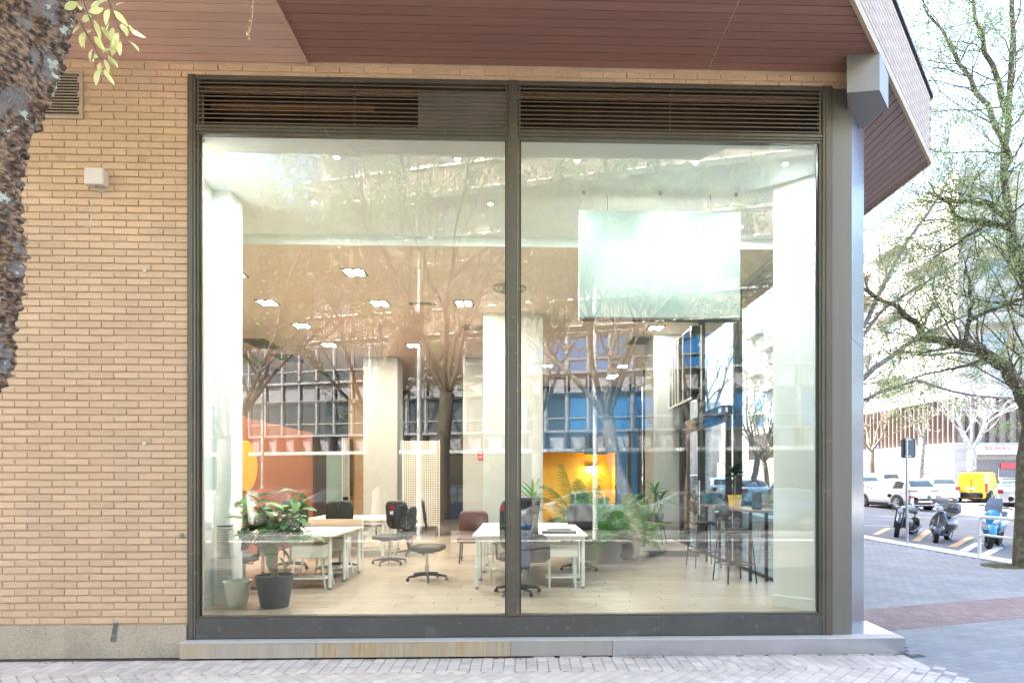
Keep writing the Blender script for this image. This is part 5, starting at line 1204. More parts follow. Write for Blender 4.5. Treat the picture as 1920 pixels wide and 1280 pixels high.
    for s in (-1,1):
        MB().tube([(.36,s*.08,wz),(.30,s*.28,wz+.02),(.26,s*.38,wz+.0)],[.02,.018,.02],8).build('handlebar', trimb, t, smooth=True)
        MB().tube([(.34,s*.24,wz+.02),(.38,s*.33,wz+.25)],.007,6).build('mirror_stem', trimb if kind != 'retro' else chrome, t)
        MB().lathe([(.055,-.012),(.065,0),(.05,.014)],16,T(.38,s*.34,wz+.28,ry=pi/2)).build('mirror', trimb if kind != 'retro' else chrome, t, smooth=True)
    if box: MB().loft([hsec(-.78,.80,.26,.26),hsec(-.82,.86,.42,.38),hsec(-.82,1.08,.42,.38),hsec(-.80,1.14,.30,.28)]).build('top_box', M('box_grey',(0.16,0.17,0.19),.35), t, smooth=True)
    MB().loft([sec(-.30,.26,.20,.18,y=-.12),sec(-.65,.26,.20,.20,y=-.12)]).build('engine', trimb, t, smooth=True)
    MB().tube([(-.2,-.2,.2),(-.75,-.24,.30)],[.03,.05],10).build('exhaust', trimb, t, smooth=True)
    MB().tube([(0,.12,.22),(-.06,.28,0)],.011,6).build('side_stand', trimb, t)
p = frd(1678,1006); motorbike('black roadster motorcycle parked by the signpost',(p.x+.58,p.y+.44,RZ),radians(-142))
p = frd(1752,1017); scooter('grey retro scooter with small smoked windscreen and top box',(p.x+.50,p.y+.42,RZ),radians(-140),scg,'retro',True)
p = frd(1848,1028); scooter('bright blue and white sports scooter behind the white hoop',(p.x+.56,p.y+.48,RZ),radians(-139),scb,'sport')

# ---------------------------------------------------------------- street furniture
galv = M('galvanised',(0.42,0.44,0.47),.45,metal=.7,var=.08,vs=6)
p = fl(1701,1018); sgp = thing('sign_post','grey post carrying a rectangular traffic sign seen from behind','traffic sign',(p.x,p.y,0))
tz_ = at(1695,818,p.y).z; bz0, bz1 = at(0,857,p.y).z, at(0,818,p.y).z; wdt = 28/ (F/(p.y+D))/2
MB().tube([(0,0,0),(-.02,0,tz_-.02)],.035,10).build('post', galv, sgp, smooth=True)
bd = MB(); n=6; wq=wdt; rr_=.06
poly = []
for (cx,cz_,a0) in ((wq-rr_,bz1-rr_,0),(-wq+rr_,bz1-rr_,90),(-wq+rr_,bz0+rr_,180),(wq-rr_,bz0+rr_,270)):
    for k in range(5): a = radians(a0+22.5*k); poly.append((cx+rr_*cos(a),cz_+rr_*sin(a)))
bd.add([(x,.045,z) for x,z in poly]+[(x,.065,z) for x,z in poly],[tuple(range(20)),tuple(range(20,40))[::-1]]+[(i,20+i,20+(i+1)%20,(i+1)%20) for i in range(20)])
o = bd.build('sign_plate', M('sign_back',(0.10,0.13,0.15),.5,metal=.4), sgp); o.location=(.06,0,0)
m = MB(); m.box(wq+.045,wq+.075,.03,.075,bz0+.03,bz1-.03); m.build('plate_edge', galv, sgp)
for z in (bz0+.04,bz1-.05): MB().box(-.07,.09,-.04,.045,z,z+.03).build('clamp', galv, sgp)
# white hoop guard rail
hp0 = fl(1822,1044); hoop = thing('hoop_rail','white tubular hoop rail standing on the kerb in front of the blue scooter','guard rail',(KX+.15,hp0.y,0))
wm = M('white_tube',(0.78,0.78,0.80),.3)
H1 = EYE-(966-899)/(F/(hp0.y+D))*1.0
H1 = at(1825,968,hp0.y).z
MB().tube([(0,0,0),(0,0,H1-.12),(.0,-.04,H1-.03),(0,-.14,H1),(0,-1.8,H1),(0,-1.92,H1-.04),(0,-1.96,H1-.14),(0,-1.96,0)],.036,12).build('hoop', wm, hoop, smooth=True)
MB().tube([(.0,-.05,H1*.50),(0,-.12,H1*.56),(0,-1.9,H1*.56)],.028,10).build('mid_rail', wm, hoop, smooth=True)
# lamp posts in the street behind us
def lamppost(lab, x, y, h):
    t = thing('street_lamp', lab, 'street lamp', (x,y,0)); MB().tube([(0,0,0),(0,0,h*.8),(0,.0,h*.95),(0,.5,h+.1)],[.08,.055,.045,.035],10).build('post', wm, t, smooth=True)
    MB().loft([sec(0,0,.1,.06),sec(.3,0,.22,.1),sec(.6,0,.12,.05)],mat=T(0,.45,h+.1,rz=pi/2)).build('lamp_head', galv, t, smooth=True)
lamppost('thin pale street lamp mirrored in front of the terracotta wall', rx_(490,20.9), -20.9, 6.4)
lamppost('tall pale street lamp mirrored through the ochre niche', rx_(1117,11.5), -11.5, 9.0)
lamppost('tall pale street lamp mirrored left of the window post', rx_(785,11.4), -11.4, 9.0)
# ================================================================ BUILDING ACROSS THE STREET (mirrored in the panes)
def bs(px): return 38*(px+3300)/4279
def bpt(px): s = bs(px); return Vector(((px-979)/s, -(F/s-D), 0))
A_, B_ = bpt(-300), bpt(1990)
dv = (B_-A_); LB = dv.length; ba = atan2(dv.y, dv.x); dn = dv.normalized()
ob = thing('office_building', 'long office block across the street behind us, with gridded windows and brown ribbed bands', 'building', (A_.x,A_.y,0), ba)
pan = M('lavender_panel',(0.34,0.335,0.38),.5,var=.04); alu = M('alu_frame',(0.48,0.49,0.52),.35,metal=.6); owin = M('office_glass',(0.03,0.05,0.07),.03,spec=1.0); owb = M('office_blind_blue',(0.02,0.16,0.42),.3); rib = M('ribbed_brown',(0.33,0.25,0.21),.7,var=.08)
cor = M('cornice_white',(0.75,0.74,0.72),.6,var=.04); dkf = M('dark_fin',(0.10,0.085,0.08),.6); gfl = M('ground_glass',(0.02,0.022,0.025),.08,spec=.8)
MB().box(0,LB,-9,-.6,0,9.2).build('wall', dkf, ob)
MB().box(0,LB,-.59,-.35,0,3.0).build('shopfront_glass', gfl, ob)
MB().box(0,LB,-.6,1.0,3.02,3.18).build('canopy_slab', cor, ob)
PIT = 1.06
nW = int(LB/PIT)
me_f = MB().box(-.05,.05,-.59,.35,3.19,4.02).mesh('fin', dkf); me_p = MB().box(-.36,.36,-.3,-.2,3.25,3.98).mesh('panel', pan)
wfm = MB(); 
for (a,b,c,d) in ((-.50,.50,0,.07),(-.50,.50,1.78,1.85),(-.50,-.43,.07,1.78),(.43,.50,.07,1.78),(-.43,.43,.62,.68)): wfm.box(a,b,-.28,-.16,c,d)
wfm = wfm.mesh('window', alu); wpm = MB().box(-.44,.44,-.245,-.235,.06,1.79).mesh('pane', owin); wpb = MB().box(-.44,.44,-.245,-.235,.06,1.79).mesh('pane', owb)
pn2 = MB().cbox(-.38,.38,-.30,-.22,5.98,6.86,.01,Matrix.Scale(1,4)).mesh('panel', pan)
ml_ = MB().box(-.045,.045,-.35,-.10,4.04,8.9).mesh('mullion', alu)
wrand = random.Random(5)
for i in range(nW):
    x = (i+.5)*PIT
    vis_ = True
    obj('fin', me_f, ob, loc=(x+PIT/2,0,0)); obj('panel', me_p, ob, loc=(x,0,0)); obj('mullion', ml_, ob, loc=(x+PIT/2,0,0)); obj('panel', pn2, ob, loc=(x,0,0))
    pxx = A_+dn*x; ppx = 979+pxx.x*F/(-pxx.y+D)
    for z in (4.08, 6.95):
        wo = obj('window', wfm, ob, loc=(x,0,z)); blue = (ppx > 820) and wrand.random() < (.75 if ppx > 1000 else .4)
        obj('pane', wpb if blue else wpm, wo)
m = MB()
for z in (4.02, 5.94, 6.88, 8.84): m.box(0,LB,-.40,-.02,z,z+.045)
m.build('transom', alu, ob)
# ribbed bands with white floor edges above, set back
xt0 = (bpt(572)-A_).length
m = MB(); mr2 = MB(); mw = MB(); lv_ = [(9.3,10.5),(13.0,14.2),(16.7,17.9),(20.4,21.6)]
for z0, z1 in lv_:
    m.box(xt0,LB,-.9,-.45,z0,z1)
    mw.box(xt0-.1,LB,-.95,-.30,z1,z1+.09); mw.box(xt0-.1,LB,-.95,-.38,z0-.06,z0-.002)
    n_ = int((LB-xt0)/.16)
    for k in range(n_): mr2.box(xt0+k*.16,xt0+k*.16+.07,-.449,-.40,z0+.01,z1-.01)
m.build('parapet', rib, ob); mr2.build('ribs', rib, ob, kind='stuff'); mw.build('floor_edge', cor, ob)
MB().box(xt0,LB,-9,-1.6,9.2,23.0).build('upper_wall', M('tower_brick',(0.34,0.29,0.26),.8,var=.06), ob)
uw = MB().box(-.7,.7,-1.59,-1.50,0,1.9).mesh('window', owin)
for z0 in (10.8,14.5,18.2):
    for k in range(int((LB-xt0)/3.1)): obj('window', uw, ob, loc=(xt0+1.6+k*3.1,0,z0))
# tall block with sloping roofline, farther left
t1, t2 = Vector((-18.3,-45.7,0)), Vector((-27.0,-19.5,0))
t2 = Vector((-22.4,-33.5,0)); dd_ = (t2-t1)
bl = thing('gable_building','tall pale brick block rising beyond the office building, far left in the mirrored street','building',(t1.x,t1.y,0),atan2(dd_.y,dd_.x))
MB().box(-.5,24,0,10,0,23.6).build('wall', M('pale_brick',(0.42,0.30,0.22),.8,var=.05), bl); MB().box(-.7,24.3,-.3,10.3,23.61,23.9).build('roof_edge', cor, bl)
for z in (12,15,18,21):
    for k in range(6): obj('window', MB().box(-.6,.6,-.06,-.002,0,1.5).mesh('window', owin) if (z==12 and k==0) else bpy.data.meshes['window.002'] if 'window.002' in bpy.data.meshes else uw, bl, loc=(2+k*3.4,0,z))

# ================================================================ BUILDINGS ON THE RIGHT
rb = thing('stone_building','white stone building across the cross street with dark finned upper floor','building')
BX = fl(1790,899-1.0,EYE-1)  # placeholder direction only
YC2 = 42.0; XC2 = xat(1790,YC2); GZ = .65
zt = at(1790,830,YC2).z; z2 = at(1790,762,YC2).z; ztop_ = 27.0
stone = M('clad_stone',(0.45,0.43,0.42),.6,var=.04,objv=.04); fin_b = M('fin_brown',(0.16,0.125,0.115),.5); clad_b = M('clad_brown',(0.33,0.26,0.24),.6,var=.06)
MB().box(XC2+.06,XC2+40,YC2+.06,YC2+60,GZ-1,zt-.02).build('wall_core', M('stone_joint',(0.25,0.24,0.24),.9), rb)
hc = (zt-GZ)/6
shopf = [(1662,1681,840+18,905),(1722,1745,852,905)]
def yx(px):   # y on plane x = XC2 for a pixel column
    lo, hi = YC2, 140
    for _ in range(40):
        mid = (lo+hi)/2
        if xat(px, mid) > XC2: hi = mid
        else: lo = mid
    return lo
ops = []
for (pa, pb) in ((1663,1683),(1723,1745),(1600,1655)):
    ya, yb = yx(pb), yx(pa); ops.append((ya, yb))
sm3 = {}
def slabm(L_, side):
    k = (round(L_,2), side)
    if k not in sm3:
        sm3[k] = (MB().box(-.05,.0,-L_/2,L_/2,.008,hc-.008) if side else MB().box(-L_/2,L_/2,-.05,.0,.008,hc-.008)).mesh('stone_panel', stone)
    return sm3[k]
for r_ in range(6):
    z = GZ+r_*hc; y = YC2; off = 0
    while y < YC2+46:
        L_ = 1.18; mid = y+L_/2; hit = [o_ for o_ in ops if y+L_ > o_[0] and y < o_[1]]
        if r_ < 4 and hit: y = max(y+.3, hit[0][1]+.01) if hit[0][1] > y else y+L_; continue
        nxt = [o_[0] for o_ in ops if o_[0] > y and o_[0] < y+L_] if r_ < 4 else []
        if nxt: L_ = max(.15, nxt[0]-y)
        obj('stone_panel', slabm(L_-.015, True), rb, loc=(XC2+.055,y+L_/2,z)); y += L_
    x = XC2+.06
    xo = [(xat(1840,YC2),xat(1858,YC2)),(xat(1885,YC2),xat(1908,YC2))]
    while x < XC2+12:
        if r_ < 4 and any(x+1.18 > a_ and x < b_ for a_, b_ in xo): x += .6; continue
        obj('stone_panel', slabm(1.165, False), rb, loc=(x+.59,YC2+.055,z)); x += 1.18
for i, (ya, yb) in enumerate(ops):
    zt2 = GZ+hc*4
    MB().box(XC2+.3,XC2+.34,ya,yb,GZ-.2,zt2).build('shop_glass' if i < 2 else 'garage_door', M('shop_glass_blue',(0.12,0.24,0.27),.1,spec=.7) if i < 2 else dkf, rb)
    MB().box(XC2+.02,XC2+.30,ya,ya+.06,GZ,zt2).build('jamb', alu, rb); MB().box(XC2+.02,XC2+.30,yb-.06,yb,GZ,zt2).build('jamb', alu, rb)
    if i < 2:
        MB().box(XC2-.02,XC2+.10,ya+.06,yb-.06,zt2-1.05,zt2-.02).build('shop_sign', cor, rb); MB().box(XC2-.03,XC2-.02,ya+.06,yb-.06,zt2-1.05,zt2-.72).build('sign_band', M('pink_red',(0.70,0.08,0.10),.5), rb)
        text('sign_text','RE/MAX',.34,M('text_red',(0.6,0.06,0.09),.5),rb,(XC2-.035,(ya+yb)/2-.15,zt2-.32),(pi/2,0,-pi/2),extr=.004)
        m = MB(); m.box(XC2-.035,XC2-.021,yb-.50,yb-.24,zt2-.50,zt2-.18); m.build('shop_logo', M('navy',(0.03,0.04,0.12),.5), rb)
        for k in range(3):
            for q in range(2): MB().box(XC2+.27,XC2+.295,ya+.2+k*(yb-ya-.5)/3,ya+.2+k*(yb-ya-.5)/3+.35,GZ+.6+q*.55,GZ+1.0+q*.55).build('window_poster', cor, rb)
xa_, xb_ = xat(1882,YC2), xat(1912,YC2)
MB().box(xa_,xb_,YC2+.2,YC2+.25,GZ,GZ+hc*4).build('shop_door', M('door_pale',(0.40,0.48,0.55),.2), rb)
MB().box(xat(1840,YC2),xat(1858,YC2),YC2+.25,YC2+.30,GZ,GZ+hc*4).build('shop_glass', MATS['shop_glass_blue'], rb)
MB().box(xat(1876,YC2),xat(1908,YC2),YC2-.04,YC2+.0,at(0,877,YC2).z,at(0,866,YC2).z).build('sign_band', MATS['pink_red'], rb)
MB().box(xat(1870,YC2),xat(1871.2,YC2),YC2-.1,YC2-.05,GZ,at(0,876,YC2).z).build('pipe', alu, rb)
# awning with lettering
za, zb_ = at(0,829,YC2-1.2).z, at(0,849,YC2-1.2).z
m = MB(); xaw0, xaw1 = xat(1832,YC2-1), xat(1930,YC2-1)
m.prism([(xaw0,YC2-1.0),(xaw1,YC2-1.0),(xaw1,YC2-.02),(xaw0,YC2-.02)], zb_, zb_+.05)
m.add([(xaw0,YC2-1.0,zb_+.05),(xaw1,YC2-1.0,zb_+.05),(xaw1,YC2-.4,za),(xaw0,YC2-.4,za),(xaw0,YC2-.02,zb_+.05),(xaw1,YC2-.02,zb_+.05),(xaw1,YC2-.02,za),(xaw0,YC2-.02,za)],[(0,1,2,3),(3,2,6,7),(0,3,7,4),(1,5,6,2)])
m.build('awning', cor, rb)
text('awning_text','RE/MAX',.62,MATS['text_red'],rb,(xat(1878,YC2-1.0),YC2-.72,(za+zb_)/2+.02),(radians(62),0,0),extr=.004)
MB().box(XC2-.02,XC2-.0,yx(1646)-.2,yx(1646)+.2,at(1646,838,yx(1646)).z-.2,at(1646,838,yx(1646)).z+.2).build('street_plaque', MATS['navy'], rb)
# finned floor on the long face, brown panels on the front face
MB().box(XC2+.5,XC2+40,YC2+.5,YC2+60,zt,z2+.8).build('upper_wall', clad_b, rb)
fm = MB().box(-.10,.25,-.05,.05,zt+.02,z2+.8).mesh('fin', fin_b)
y = YC2+.3
while y < YC2+45: obj('fin', fm, rb, loc=(XC2+.2,y,0)); y += .62
fm2 = MB().box(-.05,.05,-.08,.3,zt+.02,z2+.8).mesh('fin', fin_b)
for k in range(14): obj('fin', fm2, rb, loc=(XC2+.4+k*.85,YC2+.2,0))
MB().box(XC2-.05,XC2+40,YC2-.05,YC2+60,zt-.019,zt+.018).build('ledge', cor, rb)
# white tower above with balconies
wt = thing('white_tower','white apartment tower with balconies rising over the finned floor','building')
tw = M('tower_white',(0.46,0.43,0.42),.7,var=.05); twin = M('tower_window',(0.20,0.24,0.28),.15,spec=.7); och = M('tower_ochre',(0.42,0.33,0.20),.7); orr = M('awning_orange',(0.60,0.25,0.12),.7)
z0 = z2+.81
MB().box(XC2+1,XC2+36,YC2+1,YC2+50,z0,ztop_).build('wall', tw, wt)
flr = 3.0; nfl = int((ztop_-z0)/flr)
w1 = MB().box(-.06,-.0,-1.0,1.0,.0,1.5).mesh('window', twin); w2 = MB().box(-1.0,1.0,-.06,.0,0,1.5).mesh('window', twin)
b1 = MB(); b1.box(-1.1,0,-2.4,2.4,-.12,.0); b1.box(-1.1,-1.02,-2.4,2.4,0,.95); b1 = b1.mesh('balcony', tw)
b2 = MB(); b2.box(-2.2,2.2,-1.1,0,-.12,.0); b2.box(-2.2,2.2,-1.1,-1.02,0,.95); b2 = b2.mesh('balcony', tw)
sh = MB().box(-.05,.0,-.4,.4,0,1.5).mesh('shutter', och); sh2 = MB().box(-.4,.4,-.05,.0,0,1.5).mesh('shutter', och); an = MB().box(-1.0,-.05,-1.6,1.6,0,.08).mesh('awning', orr)
for f_ in range(nfl):
    z = z0+.8+f_*flr
    for k in range(8):
        y = YC2+4+k*5.6; obj('window', w1, wt, loc=(XC2+1,y,z)); obj('shutter', sh, wt, loc=(XC2+.995,y+1.5,z))
        if (k+f_) % 2 == 0: obj('balcony', b1, wt, loc=(XC2+1,y+.6,z-.75))
    for k in range(5):
        x = XC2+4+k*5.4; obj('window', w2, wt, loc=(x,YC2+1,z)); obj('shutter', sh2, wt, loc=(x+1.5,YC2+.995,z))
        if k % 2 == f_ % 2: obj('balcony', b2, wt, loc=(x,YC2+1,z-.75))
for (f_, k) in ((3,2),(4,2),(1,5)): obj('awning', an, wt, loc=(XC2+1,YC2+4+k*5.6,z0+2.5+f_*flr), rot=(0,radians(-25),0))
# low background blocks that close the far ends of the streets
for i, (x, y, w_, d_, h_, lab) in enumerate([(-6,95,26,14,16,'far pale block closing the street beyond the rear opening'),(24,120,30,14,17,'far pale block closing the end of the cross street'),(66,-32,24,30,20,'pale brick block at the right end of the street behind us')]):
    t = thing('far_block', lab, 'building', (x,y,0)); MB().box(-w_/2,w_/2,-d_/2,d_/2,0,h_).build('wall', tw, t)
    wm3 = MB().box(-.7,.7,-.05,0,0,1.5).mesh('window', twin)
    for zz in range(int(h_/3)-1):
        for k in range(int(w_/3)-1): obj('window', wm3, t, loc=(-w_/2+2.5+k*3,-d_/2,1.4+zz*3))

# ================================================================ TREES
def barkmat(name, base, lich=(0.42,0.44,0.36), lt=.60):
    if name in MATS: return MATS[name]
    return M(name, base, .9, var=.35, vs=7, bump=1.0, bs=22, spots=[(9,lt,lich,.75),(30,.62,tuple(c*.4 for c in base),.6)])
bk1 = barkmat('bark_elm',(0.17,0.125,0.09)); bk2 = barkmat('bark_grey',(0.20,0.18,0.165),(0.40,0.42,0.38),.58); bk3 = barkmat('bark_dark',(0.085,0.07,0.05),(0.14,0.15,0.08),.60)
lf1 = leafmat('leaf_spring',(0.25,0.33,0.14),.3,.5,.5); lf2 = leafmat('leaf_pale',(0.35,0.43,0.19),.3,.5,.5); lf3 = leafmat('leaf_sun',(0.30,0.37,0.19),.25,.55,.5)
def blocked(p):
    """wood or leaf in the air between the camera and our facade"""
    if p.y < -6.0 or p.x > 3.4+max(0,(p.y+6)*.62): return False
    if p.y > 0.0: return p.x < 5.6 and p.z < 30
    return p.z < EYE + (p.y+D)*0.82 + .25 and abs(p.x) < (p.y+D)*1.0+.5 or (p.y > -1.8 and p.x < 5)
class Tree:
    def __init__(s, seed): s.r = random.Random(seed); s.wood = MB(); s.twig = MB(); s.leaf = MB(); s.nl = 0
    def leafat(s, p, sz):
        if blocked(p): return
        r = s.r; a = r.uniform(0,2*pi); b = r.uniform(-.9,.9); d = Vector((cos(a)*cos(b), sin(a)*cos(b), sin(b)))*sz
        e = d.orthogonal().normalized(); e.rotate(Matrix.Rotation(r.uniform(0,pi),3,d.normalized())); e *= sz*.30
        s.leaf.add([p, p+d*.5+e, p+d, p+d*.5-e],[(0,1,2,3)]); s.nl += 1
    def grow(s, p, d, L, rad, lvl, maxl, nch, leafn, lsz, up=.12, wob=.28, droop=0.0):
        r = s.r; n = 5 if lvl < maxl else 3; pts = [p.copy()]; rr = [rad]; dirs = [d.copy()]
        for i in range(n):
            d = (d + Vector((r.uniform(-1,1),r.uniform(-1,1),r.uniform(-1,1)))*wob*(.6+.4*lvl) + Vector((0,0,up-droop*lvl))*.5).normalized()
            p = p + d*L/n; 
            if blocked(p): break
            pts.append(p.copy()); dirs.append(d.copy()); rr.append(rad*(1-.55*(i+1)/n))
        if len(pts) < 2: return
        (s.wood if lvl < maxl-1 else s.twig).tube(pts, rr, 9 if lvl == 0 else (6 if lvl < maxl-1 else 3), caps=False)
        if lvl >= maxl-1 and leafn:
            for q in range(leafn):
                f = r.random()*(len(pts)-1); i = min(int(f),len(pts)-2); s.leafat(pts[i].lerp(pts[i+1],f-i)+Vector((r.gauss(0,.05),r.gauss(0,.05),r.gauss(0,.05))), lsz*r.uniform(.6,1.3))
        if lvl < maxl:
            k = nch[min(lvl,len(nch)-1)]
            for j in range(k):
                f = r.uniform(.30 if lvl else .5,1.0)*(len(pts)-1) if j < k-1 else len(pts)-1; i = min(int(f),len(pts)-2)
                q = pts[i].lerp(pts[i+1],f-i); dd0 = dirs[i]; ax = dd0.orthogonal().normalized(); ax.rotate(Matrix.Rotation(r.uniform(0,2*pi),3,dd0))
                nd = dd0.copy(); nd.rotate(Matrix.Rotation(r.uniform(.35,1.0) if j < k-1 else r.uniform(0,.3),3,ax))
                s.grow(q, nd, L*r.uniform(.60,.82), rr[i]*(.55 if j < k-1 else .8), lvl+1, maxl, nch, leafn, lsz, up, wob, droop)
    def limb(s, pts, r0, r1, side=8, sub=3, L=.9, maxl=3, nch=(3,4,3), leafn=8, lsz=.05, up=0.05):
        """a limb along given points with its own side branches"""
        pts = [Vector(q) for q in pts]; fine = []
        for i in range(len(pts)-1):
            for k in range(3): fine.append(pts[i].lerp(pts[i+1],k/3)+Vector((s.r.gauss(0,.012),s.r.gauss(0,.03),s.r.gauss(0,.012))))
        fine.append(pts[-1]); m = len(fine); rad = [r0+(r1-r0)*i/(m-1) for i in range(m)]
        s.wood.tube(fine, rad, 9, caps=True)
        for j in range(side):
            i = 1+int(s.r.random()*(m-2)); d = (fine[i+1]-fine[i-1]).normalized(); ax = d.orthogonal().normalized(); ax.rotate(Matrix.Rotation(s.r.uniform(0,2*pi),3,d)); nd = d.copy(); nd.rotate(Matrix.Rotation(s.r.uniform(.5,1.2),3,ax))
            s.grow(fine[i], nd, L*s.r.uniform(.6,1.2), min(rad[i]*.30,.022), 1, maxl, nch, leafn, lsz, up, .26)
    def build(s, name, lab, loc, bark, lm, cat='tree', group=None):
        t = thing(name, lab, cat, loc, 0, group); off = Vector(loc)
        for mb, nm, mt in ((s.wood,'trunk',bark),(s.twig,'branches',bark)):
            if mb.v: mb.v = [(v[0]-off.x,v[1]-off.y,v[2]-off.z) for v in mb.v]; mb.build(nm, mt, t, smooth=True, ang=180, kind='stuff' if nm=='branches' else None)
        if s.leaf.v: s.leaf.v = [(v[0]-off.x,v[1]-off.y,v[2]-off.z) for v in s.leaf.v]; s.leaf.build('crown', lm, t, kind='stuff')
        return t
def std_tree(lab, x, y, h, rad, seed, bark, lm, lean=(0,0), z=0, leafn=9, lsz=.055, limbs=4, name='street_tree', maxl=4, th=None):
    T_ = Tree(seed); r = T_.r; th = th or h*.30
    top = Vector((x+lean[0], y+lean[1], z+th)); base = Vector((x,y,z-.05))
    T_.wood.tube([base, base+Vector((0,0,.12)), base.lerp(top,.3)+Vector((r.gauss(0,.05),r.gauss(0,.05),0)), base.lerp(top,.65)+Vector((r.gauss(0,.06),r.gauss(0,.06),0)), top],[rad*1.45,rad*1.1,rad*.95,rad*.9,rad*.95],12)
    for k in range(limbs):
        a = 2*pi*k/limbs+r.uniform(-.4,.4); d = Vector((cos(a)*.62,sin(a)*.62,1)).normalized(); T_.grow(top-Vector((0,0,.12)), d, h*.36, rad*.40, 1, maxl, (3,4,4,3), leafn, lsz, .16, .22)
    return T_.build(name, lab, (x,y,z), bark, lm)
# trees behind us, seen mirrored
TY = -7.3
std_tree('dark-trunked tree standing right behind us, mirrored in the middle of the left pane', rx_(828,7.3), TY, 9.5, .165, 3, bk3, lf1, lean=(.12,.1), limbs=5, leafn=22, lsz=.075, th=3.6)
std_tree('pale forked tree mirrored at the left edge of the window', rx_(408,7.6), -7.6, 9.5, .17, 8, bk2, lf1, lean=(.1,0), limbs=4, leafn=22, lsz=.075, th=2.6)
std_tree('leaning tree mirrored across the blue windows in the right pane', rx_(1205,7.4), -7.4, 9.0, .17, 14, bk2, lf3, lean=(-.75,-.2), limbs=5, leafn=22, lsz=.075, th=3.2)
std_tree('broad tree on the far side of the street, mirrored left of the window post', rx_(700,14.8), -15.2, 11, .2, 21, bk2, lf3, limbs=5, leafn=52, lsz=.14, th=3.6)
std_tree('leafy tree beyond the street, mirrored behind the glowing sign', rx_(1300,15.0), -15.2, 11.5, .2, 27, bk1, lf3, limbs=5, leafn=52, lsz=.14, th=3.8)
std_tree('yellow-green tree beyond the street, mirrored at the top of the left pane', rx_(440,15.0), -15.4, 12.5, .2, 33, bk1, lf3, limbs=5, leafn=56, lsz=.14, th=4)
std_tree('far tree mirrored near the right window frame', rx_(1660,15.0), -15.0, 11, .2, 38, bk2, lf1, limbs=5, leafn=52, lsz=.14, th=3.8)
std_tree('tree farther left along the street behind us', rx_(150,15.0), -15.0, 11, .2, 41, bk2, lf3, limbs=5, leafn=52, lsz=.14, th=3.8)
std_tree('tree beyond the street, mirrored just right of the window post', rx_(1010,15.0), -15.3, 12, .2, 47, bk2, lf3, limbs=5, leafn=52, lsz=.14, th=4)

# foreground trunk at the upper left, close to us
fz = lambda px, py, d: at(px, py, -D+d)
ft = thing('foreground_tree','flaky lichen-spotted tree trunk crossing the upper left corner close to us','tree',(-3.0,-4.2,0))
def ftrunk():
    m = MB(); r_ = random.Random(4); n = 420; k = 200; vs = []
    edge = [(-520,1300),(-330,1100),(-190,980),(-75,830),(4,712),(22,640),(38,540),(44,430),(36,345),(44,265),(62,205),(92,165),(112,95),(128,30),(150,-60),(185,-200),(240,-420)]
    pts = []; dd1 = 2.35
    for (ex_, ey) in edge:
        e = fz(ex_, ey, dd1); pts.append(e)
    rad0 = .235
    pts = [Vector((p.x-rad0*1.33+.005, p.y+.0, p.z)) for p in pts]; pts = sorted(pts, key=lambda q: q.z)
    if pts[0].z > .0: pts[0].z = 0.0
    zs = [q.z for q in pts]
    for i in range(n+1):
        z = zs[0]+(zs[-1]-zs[0])*i/n; j = max(q for q in range(len(zs)) if zs[q] <= z+1e-6); j = min(j, len(zs)-2); f = (z-zs[j])/(zs[j+1]-zs[j]); c = pts[j].lerp(pts[j+1], f)
        for q in range(k):
            a = 2*pi*q/k; u = Vector((cos(a)*1.3, sin(a)*1.3, z*1.6)); 
            fl_ = mn.noise(u*6+Vector((3,1,2)))*.030+abs(mn.noise(Vector((cos(a)*9,sin(a)*9,z*17))))*.040+mn.noise(Vector((cos(a)*20,sin(a)*20,z*46)))*.022+mn.noise(Vector((cos(a)*42,sin(a)*42,z*95)))*.011
            smooth = max(0,min(1,(mn.noise(u*2.1+Vector((9,4,1)))-.12)*6)); fl_ = fl_*(1-.85*smooth)-.018*smooth
            rr = rad0+fl_-.01; vs.append((c.x+rr*cos(a), c.y+rr*sin(a), z))
    fs = [(i*k+q, i*k+(q+1)%k, (i+1)*k+(q+1)%k, (i+1)*k+q) for i in range(n) for q in range(k)]
    m.add(vs, fs); return m
bt_, n, pr = nodes('bark_flaky'); L = n.links.new; N = n.nodes.new
tc = N('ShaderNodeTexCoord'); mp = N('ShaderNodeMapping'); mp.inputs['Scale'].default_value=(1,1,1.9); L(tc.outputs['Object'],mp.inputs['Vector'])
nz = N('ShaderNodeTexNoise'); nz.inputs['Scale'].default_value=40; nz.inputs['Detail'].default_value=8; L(mp.outputs[0],nz.inputs['Vector'])
cr = N('ShaderNodeValToRGB'); e_ = cr.color_ramp.elements; e_[0].position=.36; e_[0].color=(.035,.02,.012,1); e_[1].position=.66; e_[1].color=(.40,.26,.15,1); e3 = e_.new(.5); e3.color=(.15,.10,.07,1); L(nz.outputs['Fac'],cr.inputs[0])
n2 = N('ShaderNodeTexNoise'); n2.inputs['Scale'].default_value=5.5; n2.inputs['Detail'].default_value=3; L(tc.outputs['Object'],n2.inputs['Vector'])
m1 = N('ShaderNodeMapRange'); m1.inputs['From Min'].default_value=.56; m1.inputs['From Max'].default_value=.60; L(n2.outputs['Fac'],m1.inputs['Value'])
mx = N('ShaderNodeMix'); mx.data_type='RGBA'; L(m1.outputs[0],mx.inputs[0]); L(cr.outputs[0],mx.inputs[6]); mx.inputs[7].default_value=(.23,.205,.19,1)
n3 = N('ShaderNodeTexNoise'); n3.inputs['Scale'].default_value=11; n3.inputs['Detail'].default_value=5; L(tc.outputs['Object'],n3.inputs['Vector'])
m3 = N('ShaderNodeMapRange'); m3.inputs['From Min'].default_value=.63; m3.inputs['From Max'].default_value=.645; L(n3.outputs['Fac'],m3.inputs['Value'])
